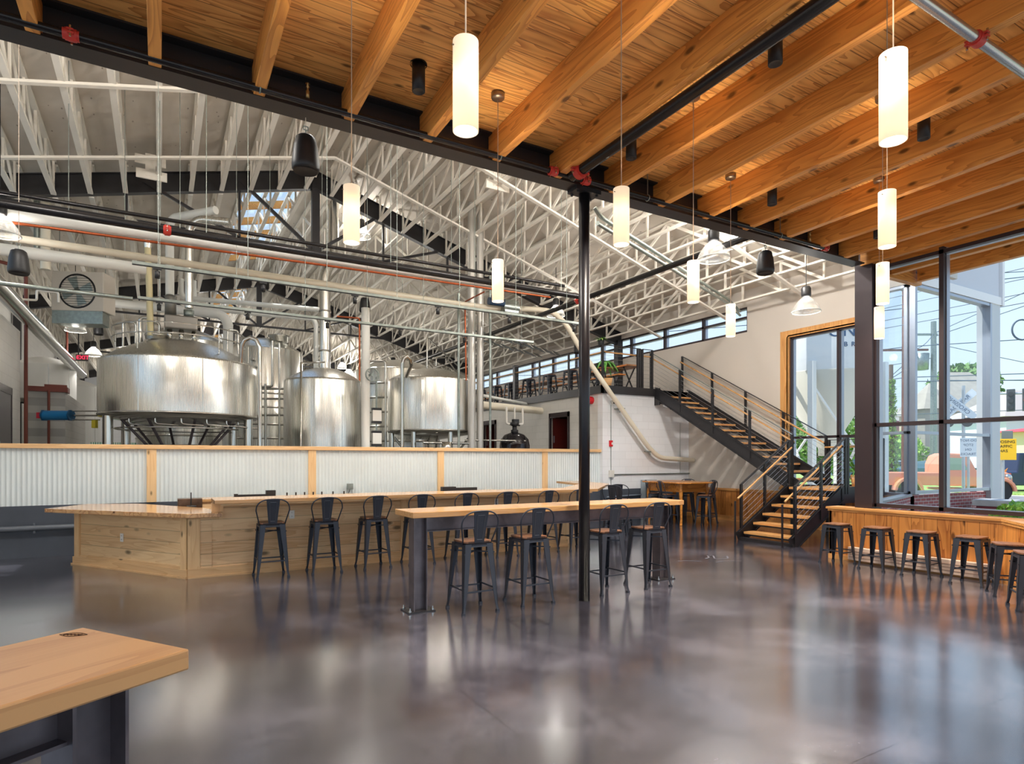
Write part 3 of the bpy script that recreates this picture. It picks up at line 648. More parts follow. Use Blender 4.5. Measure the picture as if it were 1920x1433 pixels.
for (x, y, a), l in zip([(2.888, 5.848, 0), (3.596, 5.852, 0), (4.664, 5.842, .0), (5.355, 5.842, -.03)],
        ['gunmetal bar stool at the high table, nearest the left table leg', 'gunmetal bar stool at the high table, between the leftmost stool and the round column', 'gunmetal bar stool at the high table, just right of the round column', 'gunmetal bar stool at the right end of the high table']):
    put(x, y, a, l, 'stools along the high table')
bl = ['gunmetal bar stool at the bar, nearest the low counter', 'gunmetal bar stool at the bar, second from the low counter', 'gunmetal bar stool at the bar, third from the low counter and slightly turned',
      'bar stool at the bar, directly behind the left end of the high table', 'bar stool at the bar, behind the leftmost stool of the high table', 'bar stool at the bar, fourth from its right end, behind the high table',
      'bar stool at the bar, second from its right end', 'bar stool at the right end of the bar, behind the round column']
for x, a, l in zip([1.325, 2.04, 2.755, 3.46, 4.205, 4.945, 5.745, 6.41], [0, 0, .06, -.03, .03, 0, .04, -.03], bl): put(x, 8.90, a, l, 'stools along the bar front')
for x, y, a, l in ((10.83, 11.1, -1.9, 'bar stool left of the antique table, seen through its own hoop'), (11.0, 11.75, -2.2, 'bar stool at the far left of the antique table by the white block wall'),
                   (11.32, 10.33, .35, 'bar stool at the right front of the antique table'), (12.0, 10.95, 1.3, 'bar stool right of the antique table'), (12.15, 11.75, 2.2, 'bar stool behind the antique table in the corner'),
                   (8.25, 10.0, -.95, 'bar stool beyond the right end of the bar, its back turned sideways'), (8.62, 10.22, -.95, 'bar stool at the angled end of the bar, farther from the column')):
    put(x, y, a, l, 'stools at the back of the taproom')
ws = make_stool('window_stool', 'x', 'stool', .615, .19, False)
wl = [(9.015, 5.63, 0, 'low window stool nearest the staircase'), (9.04, 5.04, .03, 'low window stool, second from the staircase'), (9.03, 4.44, .04, 'low window stool, third from the staircase'),
      (9.0, 3.83, .05, 'low window stool, fourth from the staircase, just before the wall bends'), (8.62, 3.29, .6, 'low window stool just past the bend of the wall'), (8.02, 2.85, .6, 'low window stool cut by the right picture edge')]
first = True
for x, y, a, l in wl:
    if first: ws.location = (x, y, 0); ws['label'] = l; ws['group'] = 'low stools under the bay window'; first = False
    else: dup(ws, (x, y, 0), a, l, 'low stools under the bay window')
ml = ['behind the square mezzanine post', 'first from the far left', 'second from the far left', 'right of the thick perforated post', 'in the middle of the row', 'left of the round column', 'right of the round column beside the plants']
for y, l in zip([20.2, 18.95, 17.95, 16.75, 15.55, 14.45, 13.2], ml):
    o = dup(ws, (10.3, y, 3.47), .02, 'backless stool up on the mezzanine, ' + l, 'stools along the mezzanine railing'); o.scale = (1, 1, 1.15)

# ================================================================== HIGH TABLE (long), FOREGROUND TABLE
def hleg(cx_, w=.15, dpt=.15, z0=.012, z1=1.0):
    m = MB(); t = .01
    m.box(cx_ - dpt / 2, cx_ - dpt / 2 + t, -w / 2, w / 2, z0, z1).box(cx_ + dpt / 2 - t, cx_ + dpt / 2, -w / 2, w / 2, z0, z1).box(cx_ - dpt / 2 + t, cx_ + dpt / 2 - t, -.004, .004, z0, z1)
    return m
def high_table(name, label, loc, rz_, L, Wd, insets, topmat, mid=None):
    t = empty(name, label, 'table', loc, rz_)
    MB().box(0, L, 0, Wd, 1.0, 1.06).build('tabletop', topmat, t, bevel=.006)
    yc = Wd / 2
    for cx_ in insets:
        m = hleg(cx_); lg = m.build('leg', MILL, t); lg.location = (0, yc, 0)
        b = MB().box(cx_ - .15, cx_ + .15, -.12, .12, 0, .012).build('base_plate', BLACK, lg)
        for i in (-1, 1):
            for j in (-1, 1): MB().lathe([(0, .012), (.017, .012), (.017, .03), (.008, .03), (.008, .055), (0, .055)], (cx_ + i * .125, j * .095, 0), 8, False).build('anchor_bolt', CHROME, lg)
    a, b = insets[0] + .075, insets[-1] - .075
    MB().box(a, b, yc - .004, yc + .004, .83, 1.0).box(a, b, yc - .05, yc + .05, .83, .84).box(a, b, yc - .05, yc + .05, .988, 1.0).build('apron_beam', MILL, t)
    return t
high_table('high_table', 'long narrow high table with pale wood top beside the round column', (2.21, 5.82, 0), 0, 3.76, .54, (.16, 3.6), TOPW)
ft = high_table('high_table', 'ash topped high table with steel beam legs in the left foreground', (.075, 1.966, 0), math.atan2(-.56, -.83), 2.6, .51, (.135, 2.4), TOPF)
ft.scale = (1, -1, 1)
for m_ in list(ft.children): pass
LOGO = mat('branded_mark', rgb(70, 42, 24), .7)
m = MB()
def leafp(c, u, v, L, Wd, n=14): return [Vector(c) + Vector(u) * (L * (i / n - .5)) + Vector(v) * Wd * math.sin(PI * i / n) for i in range(n + 1)]
cc = (.065, .445, 1.061)
for s in (1, -1): m.tube(leafp(cc, (.45, .9, 0), (s * .9, -s * .45, 0), .085, .018), .0009, 4)
for i in range(5):
    k_ = (i - 2) * .011; x, y_ = cc[0] + .45 * k_, cc[1] + .9 * k_; m.tube([(x - .006, y_, cc[2]), (x + .007, y_ + .001, cc[2]), (x + .004, y_ + .005, cc[2])], .0011, 4)
m.build('burned_logo', LOGO, ft)

# ================================================================== THE BAR
bar = empty('bar_counter', 'long oak bar with planked front running in front of the half wall', 'bar', (0, 9.24, 0))
BX0, BX1 = .33, 6.48
m = MB().box(.62, BX1, 0, .1, .12, 1.0).box(BX0, .62, 0, .1, .12, .80); m.build('plank_front', BARW, bar)
MB().box(BX0, BX1 + .02, -.03, .02, 0, .13).box(BX0, BX1 + .02, -.045, -.03, 0, .022).build('plinth', BARX, bar)
# posts, upper rail
for x, zt_ in ((BX0, .80), (3.30, 1.0), (6.33, 1.0)): MB().box(x, x + .15, -.022, .02, .13, zt_).build('corner_post', BARP, bar, bevel=.002)
MB().box(.62, .76, -.03, .02, .78, 1.0).build('corner_post', BARP, bar)
MB().box(.76, 6.48, -.018, .02, .955, 1.0).build('top_rail', BARX, bar)
MB().prism([(.62, -.55), (6.79, -.55), (8.5, 1.25), (8.9, 3.0), (8.3, 3.0), (7.9, 1.5), (6.5, .12), (.62, .12)], 1.02, 1.067).build('bar_top', TOPW, bar, bevel=.004)
MB().box(.70, 6.7, -.5, .1, .995, 1.02).build('bar_top_batten', BARX, bar)
# angled right return front
m = MB(); a = Vector((6.48, .0, 0)); b = Vector((7.95, 1.55, 0)); n_ = Vector((.7, -.7, 0)) * .05
m.frustum([a, b, b - n_, a - n_], [v + Vector((0, 0, 1.0)) for v in (a, b, b - n_, a - n_)]); m.build('return_front', BARP, bar)
# low counter (angled left end)
lc = empty('low_counter', 'low live-edge counter angling off the left end of the bar', 'counter', (.33, 9.245, 0))
d = Vector((-1.43, 2.14, 0)); L = d.length; lc.rotation_euler = (0, 0, math.atan2(d.y, d.x))
MB().box(0, L, -.1, 0, .13, .80).build('plank_front', wood('low_front_oak', rgb(242, 208, 158), rgb(204, 152, 96), 'x', 'z', .155, ring=7, knots=.9, var=.18, amt=.45), lc)
MB().box(-.02, L + .03, -.03, .03, 0, .12).box(-.02, L + .05, .03, .045, 0, .022).build('plinth', BARX, lc)
MB().box(-.0, .12, -.02, .022, .12, .82).build('corner_post', BARP, lc); MB().box(L - .13, L, -.05, .022, .12, .82).build('corner_post', BARP, lc)
MB().box(.12, L - .13, -.02, .018, .12, .16).box(.12, L - .13, -.02, .018, .77, .82).build('rail', BARX, lc)
# end panel of low counter towards the room and the short stretch under the slab
MB().box(BX0, .62, -.012, .0, .12, .82).build('low_panel', BARW, bar)
poly = [(.32, 9.05), (.74, 9.04), (.76, 9.35), (.56, 10.1), (-.30, 11.6), (-.995, 11.9), (-1.44, 11.08)]
fine = []
for i in range(len(poly)):
    a = Vector(poly[i] + (0,)); b = Vector(poly[(i + 1) % len(poly)] + (0,))
    if i == len(poly) - 1:
        for j in range(24):
            q = a.lerp(b, j / 24); nn = Vector((-(b - a).y, (b - a).x, 0)).normalized(); q = q + nn * .012 * math.sin(j * 1.9) * math.sin(j * .7 + 1) + nn * random.uniform(-.005, .005); fine.append((q.x, q.y))
    else: fine.append((a.x, a.y))
o = MB().prism(fine, .825, .88).build('counter_slab', wood('live_edge_slab', rgb(214, 168, 116), rgb(150, 96, 60), 'y', 'x', .3, rough=.14, ring=6, gap=0, var=.1, knots=.2), None, bevel=.004)
o.parent = lc; o.matrix_parent_inverse = (Matrix.Translation(lc.location) @ Matrix.Rotation(lc.rotation_euler[2], 4, 'Z')).inverted()
def outlet(x, y, z, rz_, label, s=1):
    t = empty('wall_outlet', label, 'outlet', (x, y, z), rz_); MB().box(-.036 * s, .036 * s, -.008, 0, -.06 * s, .06 * s).build('cover_plate', mat('outlet_white', rgb(238, 236, 230), .4), t, bevel=.003)
    m = MB()
    for zz in (-.027, .027):
        for xx in (-.008, .008): m.box(xx - .0015, xx + .0015, -.0095, -.007, zz - .007, zz + .007)
    m.build('socket', BLK, t); return t
outlet(1.66, 9.235, .80, 0, 'white outlet on the bar front beside the first bar stool')
outlet(5.02, 9.235, .86, 0, 'small white outlet on the bar front beyond the high table')
q = Vector((.33, 9.245, 0)) + d.normalized() * 1.42; outlet(q.x - .003, q.y, .47, math.atan2(d.y, d.x) + PI, 'white outlet on the knotty front of the low counter')
# back bar things
tag(MB().box(.45, 6.3, 11.2, 11.75, .9, .94).build('back_bar_worktop', TOPW), 'pine back bar worktop behind the bar', 'worktop')
cb = empty('back_bar_cabinet', 'low back bar cabinet in front of the dark curb', 'cabinet', (3.3, 11.5, 0)); MB().box(-2.8, 3.0, -.25, .22, 0, .9).build('body', BARP, cb)
for i in range(6): MB().box(-2.75 + i * .96, -1.85 + i * .96, -.27, -.25, .08, .86).build('door', BARW, cb)
t = empty('cash_register', 'brown metal box with a crank handle left of the back bar', 'box', (.42, 10.9, 0))
MB().box(-.17, .17, -.15, .15, .60, .98).build('body', mat('brown_metal', rgb(96, 74, 58), .3, .6, .4, 7), t, bevel=.01); MB().tube([(-.05, -.17, .86), (.08, -.17, .86)], .02).tube([(.01, -.17, .86), (.01, -.17, 1.08)], .008).build('handle', BLK, t)
t = empty('box_stand', 'dark stand under the brown metal box', 'stand', (.42, 10.9, 0)); MB().box(-.2, .2, -.18, .18, 0, .6).build('body', BLK, t)
tag(MB().box(-.36, .26, -.04, .04, 0, .035).box(.1, .26, -.05, .05, .03, .1).box(-.42, -.36, -.03, .03, 0, .05).build('beer_tap_tower', BLK), 'low black draught tower lying along the back bar, left one', 'tap').location = (1.55, 11.65, .94)
tag(MB().box(-.35, -.05, -.06, .06, 0, .085).box(-.1, .45, -.04, .04, 0, .06).build('beer_tap_tower', BLK), 'low black draught tower along the back bar, right one', 'tap').location = (5.4, 11.65, .94)
t = empty('junction_box', 'small grey box with a hanging cable on the corrugated wall', 'box', (3.37, 12.44, 1.04)); MB().box(-.06, .06, -.03, .03, -.06, .06).build('body', GALV, t, bevel=.006); MB().tube(bend([(0, 0, -.06), (-.03, 0, -.14), (-.12, 0, -.17)], .05), .006, 6).build('cable', BLK, t)
for i, x in enumerate([1.95, 2.1, 2.25, 2.4, 2.55, 2.75, 2.95]): 
    tag(MB().lathe([(0, 0), (.014, 0), (.012, .05), (.018, .06), (0, .075)], (0, 0, 0), 8).build('faucet_knob', BLK), 'tiny black knob in the row along the back bar', 'knob', 'black knobs along the back bar').location = (x, 11.3, .94)

# antique table at the back
t = empty('antique_table', 'antique honey pine table with curved legs in the far corner', 'table', (11.29, 11.23, 0))
MB().prism([(x * 1.0, y * 1.0) for x, y in [(-.62 + .2, -.85), (.62 - .2, -.85), (.62, -.6), (.62, .6), (.42, .85), (-.42, .85), (-.62, .6), (-.62, -.6)]], 1.01, 1.04).build('tabletop', ANTIQ, t, bevel=.006)
MB().box(-.42, .42, -.55, -.52, .8, 1.01).box(-.42, .42, .52, .55, .8, 1.01).box(-.44, -.41, -.55, .55, .8, 1.01).box(.41, .44, -.55, .55, .8, 1.01).build('apron', ANTIQ, t)
for i in (-1, 1):
    for j in (-1, 1):
        MB().tube([(i * .43, j * .54, 1.0), (i * .45, j * .56, .75), (i * .43, j * .55, .45), (i * .42, j * .54, .15), (i * .45, j * .56, 0)], [.04, .045, .034, .028, .032], 8).build('leg', ANTIQ, t)

# ================================================================== STAIRCASE
st = empty('staircase', 'steel staircase with oak treads, landing and cable railings up to the mezzanine', 'staircase', (0, 0, 0))
def part(mb_, name, m, parent=st, **k): return mb_.build(name, m, parent, **k)
RISE = 1.02 / 6; RUN = .28; SX0 = 10.0; SY0, SY1 = 7.02, 8.22
for i in range(6):          # lower flight climbs towards +x
    x = SX0 + i * RUN; z = RISE * (i + 1)
    part(MB().box(x, x + (.285 if i < 5 else .30), SY0 + .05, SY1 - .05, z - .045, z), 'tread', wood('oak_tread_y', rgb(224, 170, 108), rgb(184, 124, 66), 'y', 'x', 0, rough=.3, ring=5, knots=0), bevel=.004)
    part(MB().box(x + .01, x + .26, SY0 + .05, SY1 - .05, z - .075, z - .05), 'tread_pan', BLACK)
def stringer(mb_, p, q, t, off):        # p,q: lower/upper nose points (3D) , channel of depth .30
    p, q = Vector(p), Vector(q); return mb_.bar(p, q, t, .30).bar(p + Vector((0, 0, .14)), q + Vector((0, 0, .14)), .06, .015).bar(p - Vector((0, 0, .14)), q - Vector((0, 0, .14)), .06, .015)
for y in (SY0 + .02, SY1 - .02): part(stringer(MB(), (SX0 - .12, y, .02), (SX0 + 5 * RUN + .05, y, 1.0 - .05), .012, 0), 'stringer', BLACK)
part(MB().box(SX0 - .1, SX0 + .02, SY0, SY1, 0, .06), 'base_channel', BLACK)
LXa = SX0 + 5 * RUN
part(MB().box(LXa + .28, 12.82, SY0 + .03, SY1 - .02, 1.02 - .045, 1.02), 'landing_deck', TREAD)
for b_ in ((LXa, 12.85, SY0, SY0 + .03, .74, 1.06), (12.82, 12.85, SY0 + .03, SY1, .74, 1.06), (LXa, 11.6, SY1 - .03, SY1, .74, 1.0)): part(MB().box(*b_), 'landing_channel', BLACK)
for x, y in ((LXa + .1, SY0 + .08), (12.75, SY0 + .08), (12.75, SY1 - .08), (LXa + .1, SY1 - .1)): part(MB().box(x - .05, x + .05, y - .05, y + .05, 0, .95), 'landing_leg', BLACK)
N = 15; UR = (3.47 - 1.02) / N; URUN = (12.50 - 8.25) / (N - 1) ; UX0, UX1 = 11.62, 12.80
for i in range(N):
    z = 1.02 + UR * (i + 1); y = 8.25 + URUN * i
    part(MB().box(UX0 + .03, UX1 - .03, y, y + .29, z - .045, z), 'tread', TREAD, bevel=.004)
    part(MB().box(UX0 + .03, UX1 - .03, y + .02, y + .27, z - .08, z - .05), 'tread_pan', BLACK)
for x in (UX0, UX1): part(stringer(MB(), (x, 8.16, 1.02 + .0), (x, 12.36, 3.47 - .08), .014, 0), 'stringer', BLACK)
part(MB().box(UX0 - .012, UX0 + .012, 12.2, 12.6, 3.05, 3.5).box(UX0, UX1, 12.38, 12.42, 3.1, 3.47), 'hanger_plate', BLACK)
CAB = mat('stainless_cable', rgb(205, 208, 212), .25, .9)
RAILW = wood('oak_handrail', rgb(222, 170, 110), rgb(190, 134, 76), 'x', 'z', 0, ring=3, knots=0, rough=.3)
def railing(parent, p, q, posts, h=.98, ncab=9, side=(0, 0, 0), wood_h=.82, wo_off=.07, topm=BLACK, ext=0, pw=.05):
    """p->q follows the walking line; posts are fractions; cables and rails stay parallel to it"""
    p, q = Vector(p), Vector(q); Z = Vector((0, 0, 1)); d = q - p
    flat = Vector((d.x, d.y, 0)).normalized()
    for f in posts:
        a = p + d * f; r = flat * pw / 2; s = Vector((-flat.y, flat.x, 0)) * .008
        mm = MB()
        for o_ in (-1, 1):
            c_ = a + Vector((-flat.y, flat.x, 0)) * .016 * o_
            v = [c_ - r - s * .6, c_ + r - s * .6, c_ + r + s * .6, c_ - r + s * .6]; mm.frustum([k + Z * (-.12) for k in v], [k + Z * h for k in v])
        mm.build('post', BLACK, parent)
    MB().bar(p + Z * h, q + Z * h, .045, .014).build('top_rail', topm, parent)
    for i in range(ncab):
        z = .09 + (h - .14) * i / (ncab - 1) ; MB().tube([p + Z * z, q + Z * z], .0032, 5, False).build('cable', CAB, parent)
    sd = Vector(side) * wo_off
    if wood_h: 
        e = d.normalized() * ext; MB().tube([p + Z * wood_h + sd - e, q + Z * wood_h + sd], .019, 8).build('handrail', RAILW, parent)
        for f in posts: MB().bar(p + d * f + Z * (wood_h - .03), p + d * f + Z * (wood_h - .02) + sd, .02, .03).build('bracket', BLACK, parent)
A0 = (SX0 - .02, SY1 - .01, .12); A1 = (LXa + .05, SY1 - .01, 1.02 + .0)
railing(st, A0, A1, (0, .48, 1), side=(0, -1, 0), ext=.22)
B0 = (SX0 - .02, SY0 + .01, .12); B1 = (LXa + .12, SY0 + .01, 1.04)
railing(st, B0, B1, (0, .5, 1), side=(0, 1, 0), ext=.22)
for y in (SY1 - .08, SY0 + .08): part(MB().bar((SX0 - .28, y, 0), (SX0 - .28, y, .78), .014, .045), 'handrail_post', BLACK)
railing(st, (LXa + .2, SY0 + .01, 1.04), (12.82, SY0 + .01, 1.04), (0, .5, 1), side=(0, 1, 0))
railing(st, (12.82, SY0 + .02, 1.04), (12.82, SY1 + .02, 1.04), (.96,), side=(-1, 0, 0))
railing(st, (UX0, 8.25, 1.14), (UX0, 12.55, 3.52), (0, .25, .5, .75, 1), side=(1, 0, 0), topm=GALV)
railing(st, (UX1, 8.25, 1.14), (UX1, 12.55, 3.52), (0, .25, .5, .75, 1), side=(-1, 0, 0))

# mezzanine railing, edge beam
mz = empty('mezzanine_railing', 'black cable railing with oak handrail along the mezzanine edge', 'railing', (0, 0, 0))
railing(mz, (9.86, 12.42, 3.47), (9.86, 38, 3.47), [i * .0588 for i in range(18)], h=1.07, ncab=10, side=(1, 0, 0), wood_h=.9)
railing(mz, (9.86, 12.42, 3.47), (11.12, 12.42, 3.47), (0, .93, 1), h=1.07, ncab=10, side=(0, 1, 0), wood_h=.9)
railing(mz, (11.2, 12.42, 3.47), (11.55, 12.42, 3.47), (0, 1), h=1.07, ncab=10, side=(0, 1, 0), wood_h=.9)
MB().box(9.78, 9.84, 12.34, 38, 3.29, 3.49).box(9.78, 11.6, 12.34, 12.4, 3.29, 3.49).build('edge_beam', BLACK, mz)
tag(MB().box(9.9, 10.06, 17.0, 17.1, 3.47, 4.62).build('perforated_post', mat('perforated_steel', rgb(52, 52, 56), .5)), 'thick black perforated post standing in the mezzanine railing', 'post')
# benches and tables up there
TQ = wood('picnic_top', rgb(214, 136, 66), rgb(178, 98, 38), 'y', 'x', .1, rough=.3, ring=4, knots=0)
for i, (y, l) in enumerate(((14.0, 'right of the round column'), (15.6, 'behind the middle stools'), (17.9, 'behind the perforated post'), (20.4, 'at the far left'))):
    t = empty('beer_table', 'orange wooden folding table on the mezzanine, ' + l, 'table', (11.5, y, 3.47)); MB().box(-.3, .3, -.95, .95, .72, .76).build('tabletop', TQ, t)
    for s in (-.7, .7): MB().bar((-.2, s, 0), (.2, s, .72), .03, .03).bar((.2, s, 0), (-.2, s, .72), .03, .03).build('leg_frame', BLACK, t)
    t = empty('beer_bench', 'orange wooden bench on the mezzanine, ' + l, 'bench', (10.95, y - .1, 3.47)); MB().box(-.13, .13, -.95, .95, .43, .46).build('seat', TQ, t)
    for s in (-.7, .7): MB().bar((-.1, s, 0), (.1, s, .43), .025, .025).bar((.1, s, 0), (-.1, s, .43), .025, .025).build('leg_frame', BLACK, t)

# ================================================================== LIGHTS AND FITTINGS ON THE PINE CEILING
POLE = mat('pendant_cord', rgb(225, 205, 185), .5); NICK = mat('brushed_nickel', rgb(140, 125, 112), .35, .8)
pend = [(1.11, 2.31, 'nearest pendant, upper left of centre'), (1.11, 4.06, 'pendant hanging left of the speaker, in front of the brewery'), (2.68, 4.9, 'pendant left of the round column, over the bar'),
        (2.69, 3.19, 'pendant just right of the round column, high up'), (4.25, 4.03, 'pendant right of the column, in front of the mezzanine'), (5.81, 4.93, 'farthest pendant, in front of the clerestory windows'),
        (2.74, 1.46, 'large pendant at the upper right'), (4.28, 2.32, 'second pendant of the right-hand line'), (5.81, 3.19, 'third pendant of the right-hand line, before the bay window'), (7.45, 4.13, 'lowest pendant in front of the bay window')]
def make_pendant():
    p = empty('pendant_lamp', 'x', 'lamp', group='opal glass pendant lamps')
    MB().lathe([(.050, 0), (.054, 0), (.054, .375), (.050, .375), (.050, .0)], n=28).build('glass_shade', OPAL, p)
    MB().tube([(-.062, 0, .345), (.062, 0, .345)], .003, 6).build('retaining_pin', NICK, p)
    sk = MB().lathe([(0, .29), (.018, .29), (.018, .37), (0, .37)], n=12).build('lamp_holder', BLK, p)
    return p
P0 = make_pendant()
for i, (x, y, l) in enumerate(pend):
    z = 2.97 if i in (0, 6) else 3.04
    o = P0 if i == 0 else dup(P0, (0, 0, 0)); o.location = (x, y, z); o['label'] = l
    top = dz(y) - z
    c = MB().tube([(0, 0, .375), (0, 0, top)], .0035, 6).build('cord', POLE, o)
    MB().lathe([(0, top - .05), (.058, top - .05), (.062, top - .04), (.062, top), (0, top)], n=24).build('ceiling_canopy', NICK, o)
    ld = bpy.data.lights.new('pendant_bulb', 'POINT'); ld.energy = 34; ld.color = (1, .78, .52); ld.shadow_soft_size = .045
    lo = bpy.data.objects.new('pendant_bulb', ld); COL.objects.link(lo); lo.parent = o; lo.location = (0, 0, .23)
def make_can():
    p = empty('ceiling_spotlight', 'x', 'spotlight', group='black can spotlights on the pine ceiling')
    MB().lathe([(.0, .01), (.038, .012), (.045, .0), (.055, .0), (.055, .235), (0, .235)], n=20).build('housing', BLK, p); MB().lathe([(.072, .225), (.072, .235), (0, .235)], n=20).build('mounting_flange', BLK, p)
    return p
C_0 = None
for x, y, l in [(1.9, 4.87, 'black can spotlight left of the nearest pendant'), (4.23, 4.86, 'black can spotlight beside the thick black pipe near the beam'), (4.24, 3.16, 'black can spotlight right of the thick black pipe, near the top'),
                (6.49, 4.88, 'black can spotlight low on the ceiling between the right pendants and beam'), (6.49, 3.17, 'black can spotlight near the right edge'), (8.75, 4.87, 'farthest black can spotlight near the bay window'), (1.95, 1.4, 'black can spotlight above the top picture edge')]:
    o = C_0 or make_can(); 
    if C_0: o = dup(C_0, (0, 0, 0))
    C_0 = C_0 or o; o.location = (x, y, dz(y) - .235); o['label'] = l
    ld = bpy.data.lights.new('spot_bulb', 'SPOT'); ld.energy = 150; ld.spot_size = 1.7; ld.spot_blend = .8; ld.color = (1, .88, .72); ld.shadow_soft_size = .04
    lo = bpy.data.objects.new('spot_bulb', ld); COL.objects.link(lo); lo.parent = o; lo.location = (0, 0, -.02)
# sprinkler pipes along the beam
def pipe(name, label, pts, r, m, n=10, rb=.0, cat='pipe'):
    if rb: pts = bend(pts, rb)
    return tag(MB().tube(pts, r, n).build(name, m), label, cat)
pipe('sprinkler_pipe', 'black sprinkler pipe running along the near side of the long beam', [(-6.5, 5.40, 4.655), (8.35, 5.40, 4.655)], .03, BLKP)
pipe('sprinkler_pipe', 'thick black sprinkler main crossing under the pine joists towards the column', [(3.83, 5.34, 4.625), (3.83, -4, 4.70)], .055, BLKP, 16)
pipe('sprinkler_pipe', 'silver sprinkler pipe crossing the top right corner', [(3.2, 2.12, 4.60), (9.4, 2.12, 4.60)], .036, mat('silver_pipe', rgb(190, 190, 190), .25, .9), 14)
def coupling(p, ax, r, label):
    a = Vector(ax); u = Vector((0, 0, 1)); P = Vector(p); s = a.cross(u).normalized()
    t = empty('pipe_coupling', label, 'coupling', P)
    MB().tube([-a * .035, a * .035], r * 1.35, 14).tube([-a * .05, -a * .035, a * .035, a * .05], r * 1.15, 12).build('housing', RED, t)
    m = MB()
    for k in (-1, 1): m.bar(s * r * 1.2 * k - u * .012, s * r * 1.9 * k - u * .012, .04, .012).bar(s * r * 1.2 * k + u * .012, s * r * 1.9 * k + u * .012, .04, .012)
    m.build('bolt_lug', RED, t); m = MB()
    for k in (-1, 1): m.tube([s * r * 1.65 * k - u * .04, s * r * 1.65 * k + u * .04], .008, 6)
    m.build('bolt', CHROME, t); return t
coupling((-.55, 5.40, 4.655), (1, 0, 0), .032, 'red pipe coupling at the far upper left on the sprinkler pipe')
coupling((3.62, 5.40, 4.655), (1, 0, 0), .036, 'red coupling left of the pipe tee above the column'); coupling((4.05, 5.40, 4.655), (1, 0, 0), .036, 'red coupling right of the pipe tee above the column')
coupling((3.83, 5.2, 4.625), (0, 1, 0), .058, 'large red coupling on the thick black main above the column')
coupling((8.36, 5.40, 4.655), (1, 0, 0), .03, 'red end cap of the sprinkler pipe near the bay window'); coupling((5.06, 2.12, 4.60), (1, 0, 0), .038, 'red coupling on the silver pipe at the top right')
def hanger(x, y, z0, z1, label, r=.034):
    t = empty('pipe_hanger', label, 'hanger', (x, y, 0)); MB().tube([(0, 0, z0 + r), (0, 0, z1)], .005, 6).build('rod', GALV, t)
    MB().tube([(0, r * math.cos(a * PI / 6), z0 + r * math.sin(a * PI / 6)) for a in range(13)], .006, 5).build('ring', GALV, t)
for x, l in ((.72, 'left of the black speaker'), (2.98, 'left of the column'), (4.95, 'right of the column'), (7.35, 'near the end of the pipe')): hanger(x, 5.40, 4.655, dz(5.4), 'galvanised pipe hanger on the beam pipe, ' + l)
hanger(3.83, 4.75, 4.635, dz(4.7), 'galvanised pipe hanger on the thick black main', .06)
for x, l in ((1.1, 'above the black speaker'), (4.62, 'right of the column'), (8.0, 'near the bay window')):
    tag(MB().lathe([(0, 0), (.016, 0), (.016, .06), (.009, .07), (.009, .09), (.018, .095), (.003, .12), (.02, .125), (0, .13)], n=10).build('upright_sprinkler', mat('brass_head', rgb(180, 150, 100), .35, .8)), 'upright brass sprinkler head on the beam pipe, ' + l, 'sprinkler').location = (x, 5.40, 4.685)
# speakers
def make_speaker():
    s = empty('hanging_speaker', 'x', 'speaker', group='black pendant speakers')
    MB().lathe([(0, .0), (.085, .0), (.105, -.01), (.118, .012), (.12, .05), (.105, .2), (.085, .285), (.06, .305), (0, .31)], n=28).build('body', BLK, s)
    MB().lathe([(0, -.004), (.09, -.006), (.1, -.012)], n=24).build('grille', mat('speaker_grille', rgb(20, 20, 22), .6), s)
    MB().tube([(0, 0, .3), (0, 0, .36)], .006, 6).tube([(-.02, 0, .36), (.02, 0, .36), (.02, 0, .39), (-.02, 0, .39), (-.02, 0, .36)], .004, 5).build('hook', GALV, s)
    return s
S0 = None
for x, y, z, top, l in [(1.13, 5.63, 4.17, 4.65, 'large black speaker hanging from the beam at upper left'), (7.34, 5.63, 4.20, 4.65, 'black speaker hanging from the beam between two glass dome lamps'),
                   (-1.59, 10.15, 4.03, rz(-1.59), 'black speaker hanging at the far left edge'), (3.93, 13.3, 4.85, rz(3.93), 'black speaker hanging above the middle tank'), (9.5, 13.0, 4.38, rz(9.5), 'black speaker hanging just right of the round column near the mezzanine'),
                   (-1.45, 20.4, 5.05, rz(-1.45), 'small black speaker hanging under the unit heater')]:
    o = dup(S0, (0, 0, 0)) if S0 else make_speaker(); S0 = S0 or o; o.location = (x, y, z); o['label'] = l
    MB().tube([(0, 0, .39), (0, 0, max(.42, top - z))], .0035, 5).build('cable', POLE, o)
def make_dome():
    s = empty('high_bay_lamp', 'x', 'lamp', group='clear dome high bay lamps')
    pr = [(.24 * math.sin(PI / 2 * (1 - i / 9.0)) ** .75 if i < 9 else .06, .30 * (i / 9.0) ** 1.2) for i in range(10)]; pr = [(.248, -.01)] + pr
    MB().lathe(pr, n=32).build('dome', ACRYL, s)
    MB().lathe([(0, .27), (.08, .27), (.085, .31), (.085, .42), (.06, .46), (0, .47)], n=20).build('ballast_housing', BLK, s)
    MB().lathe([(.243, -.018), (.252, -.018), (.252, 0), (.243, 0)], n=32).build('rim', mat('clear_rim', rgb(225, 225, 220), .2), s)
    return s
D0 = None
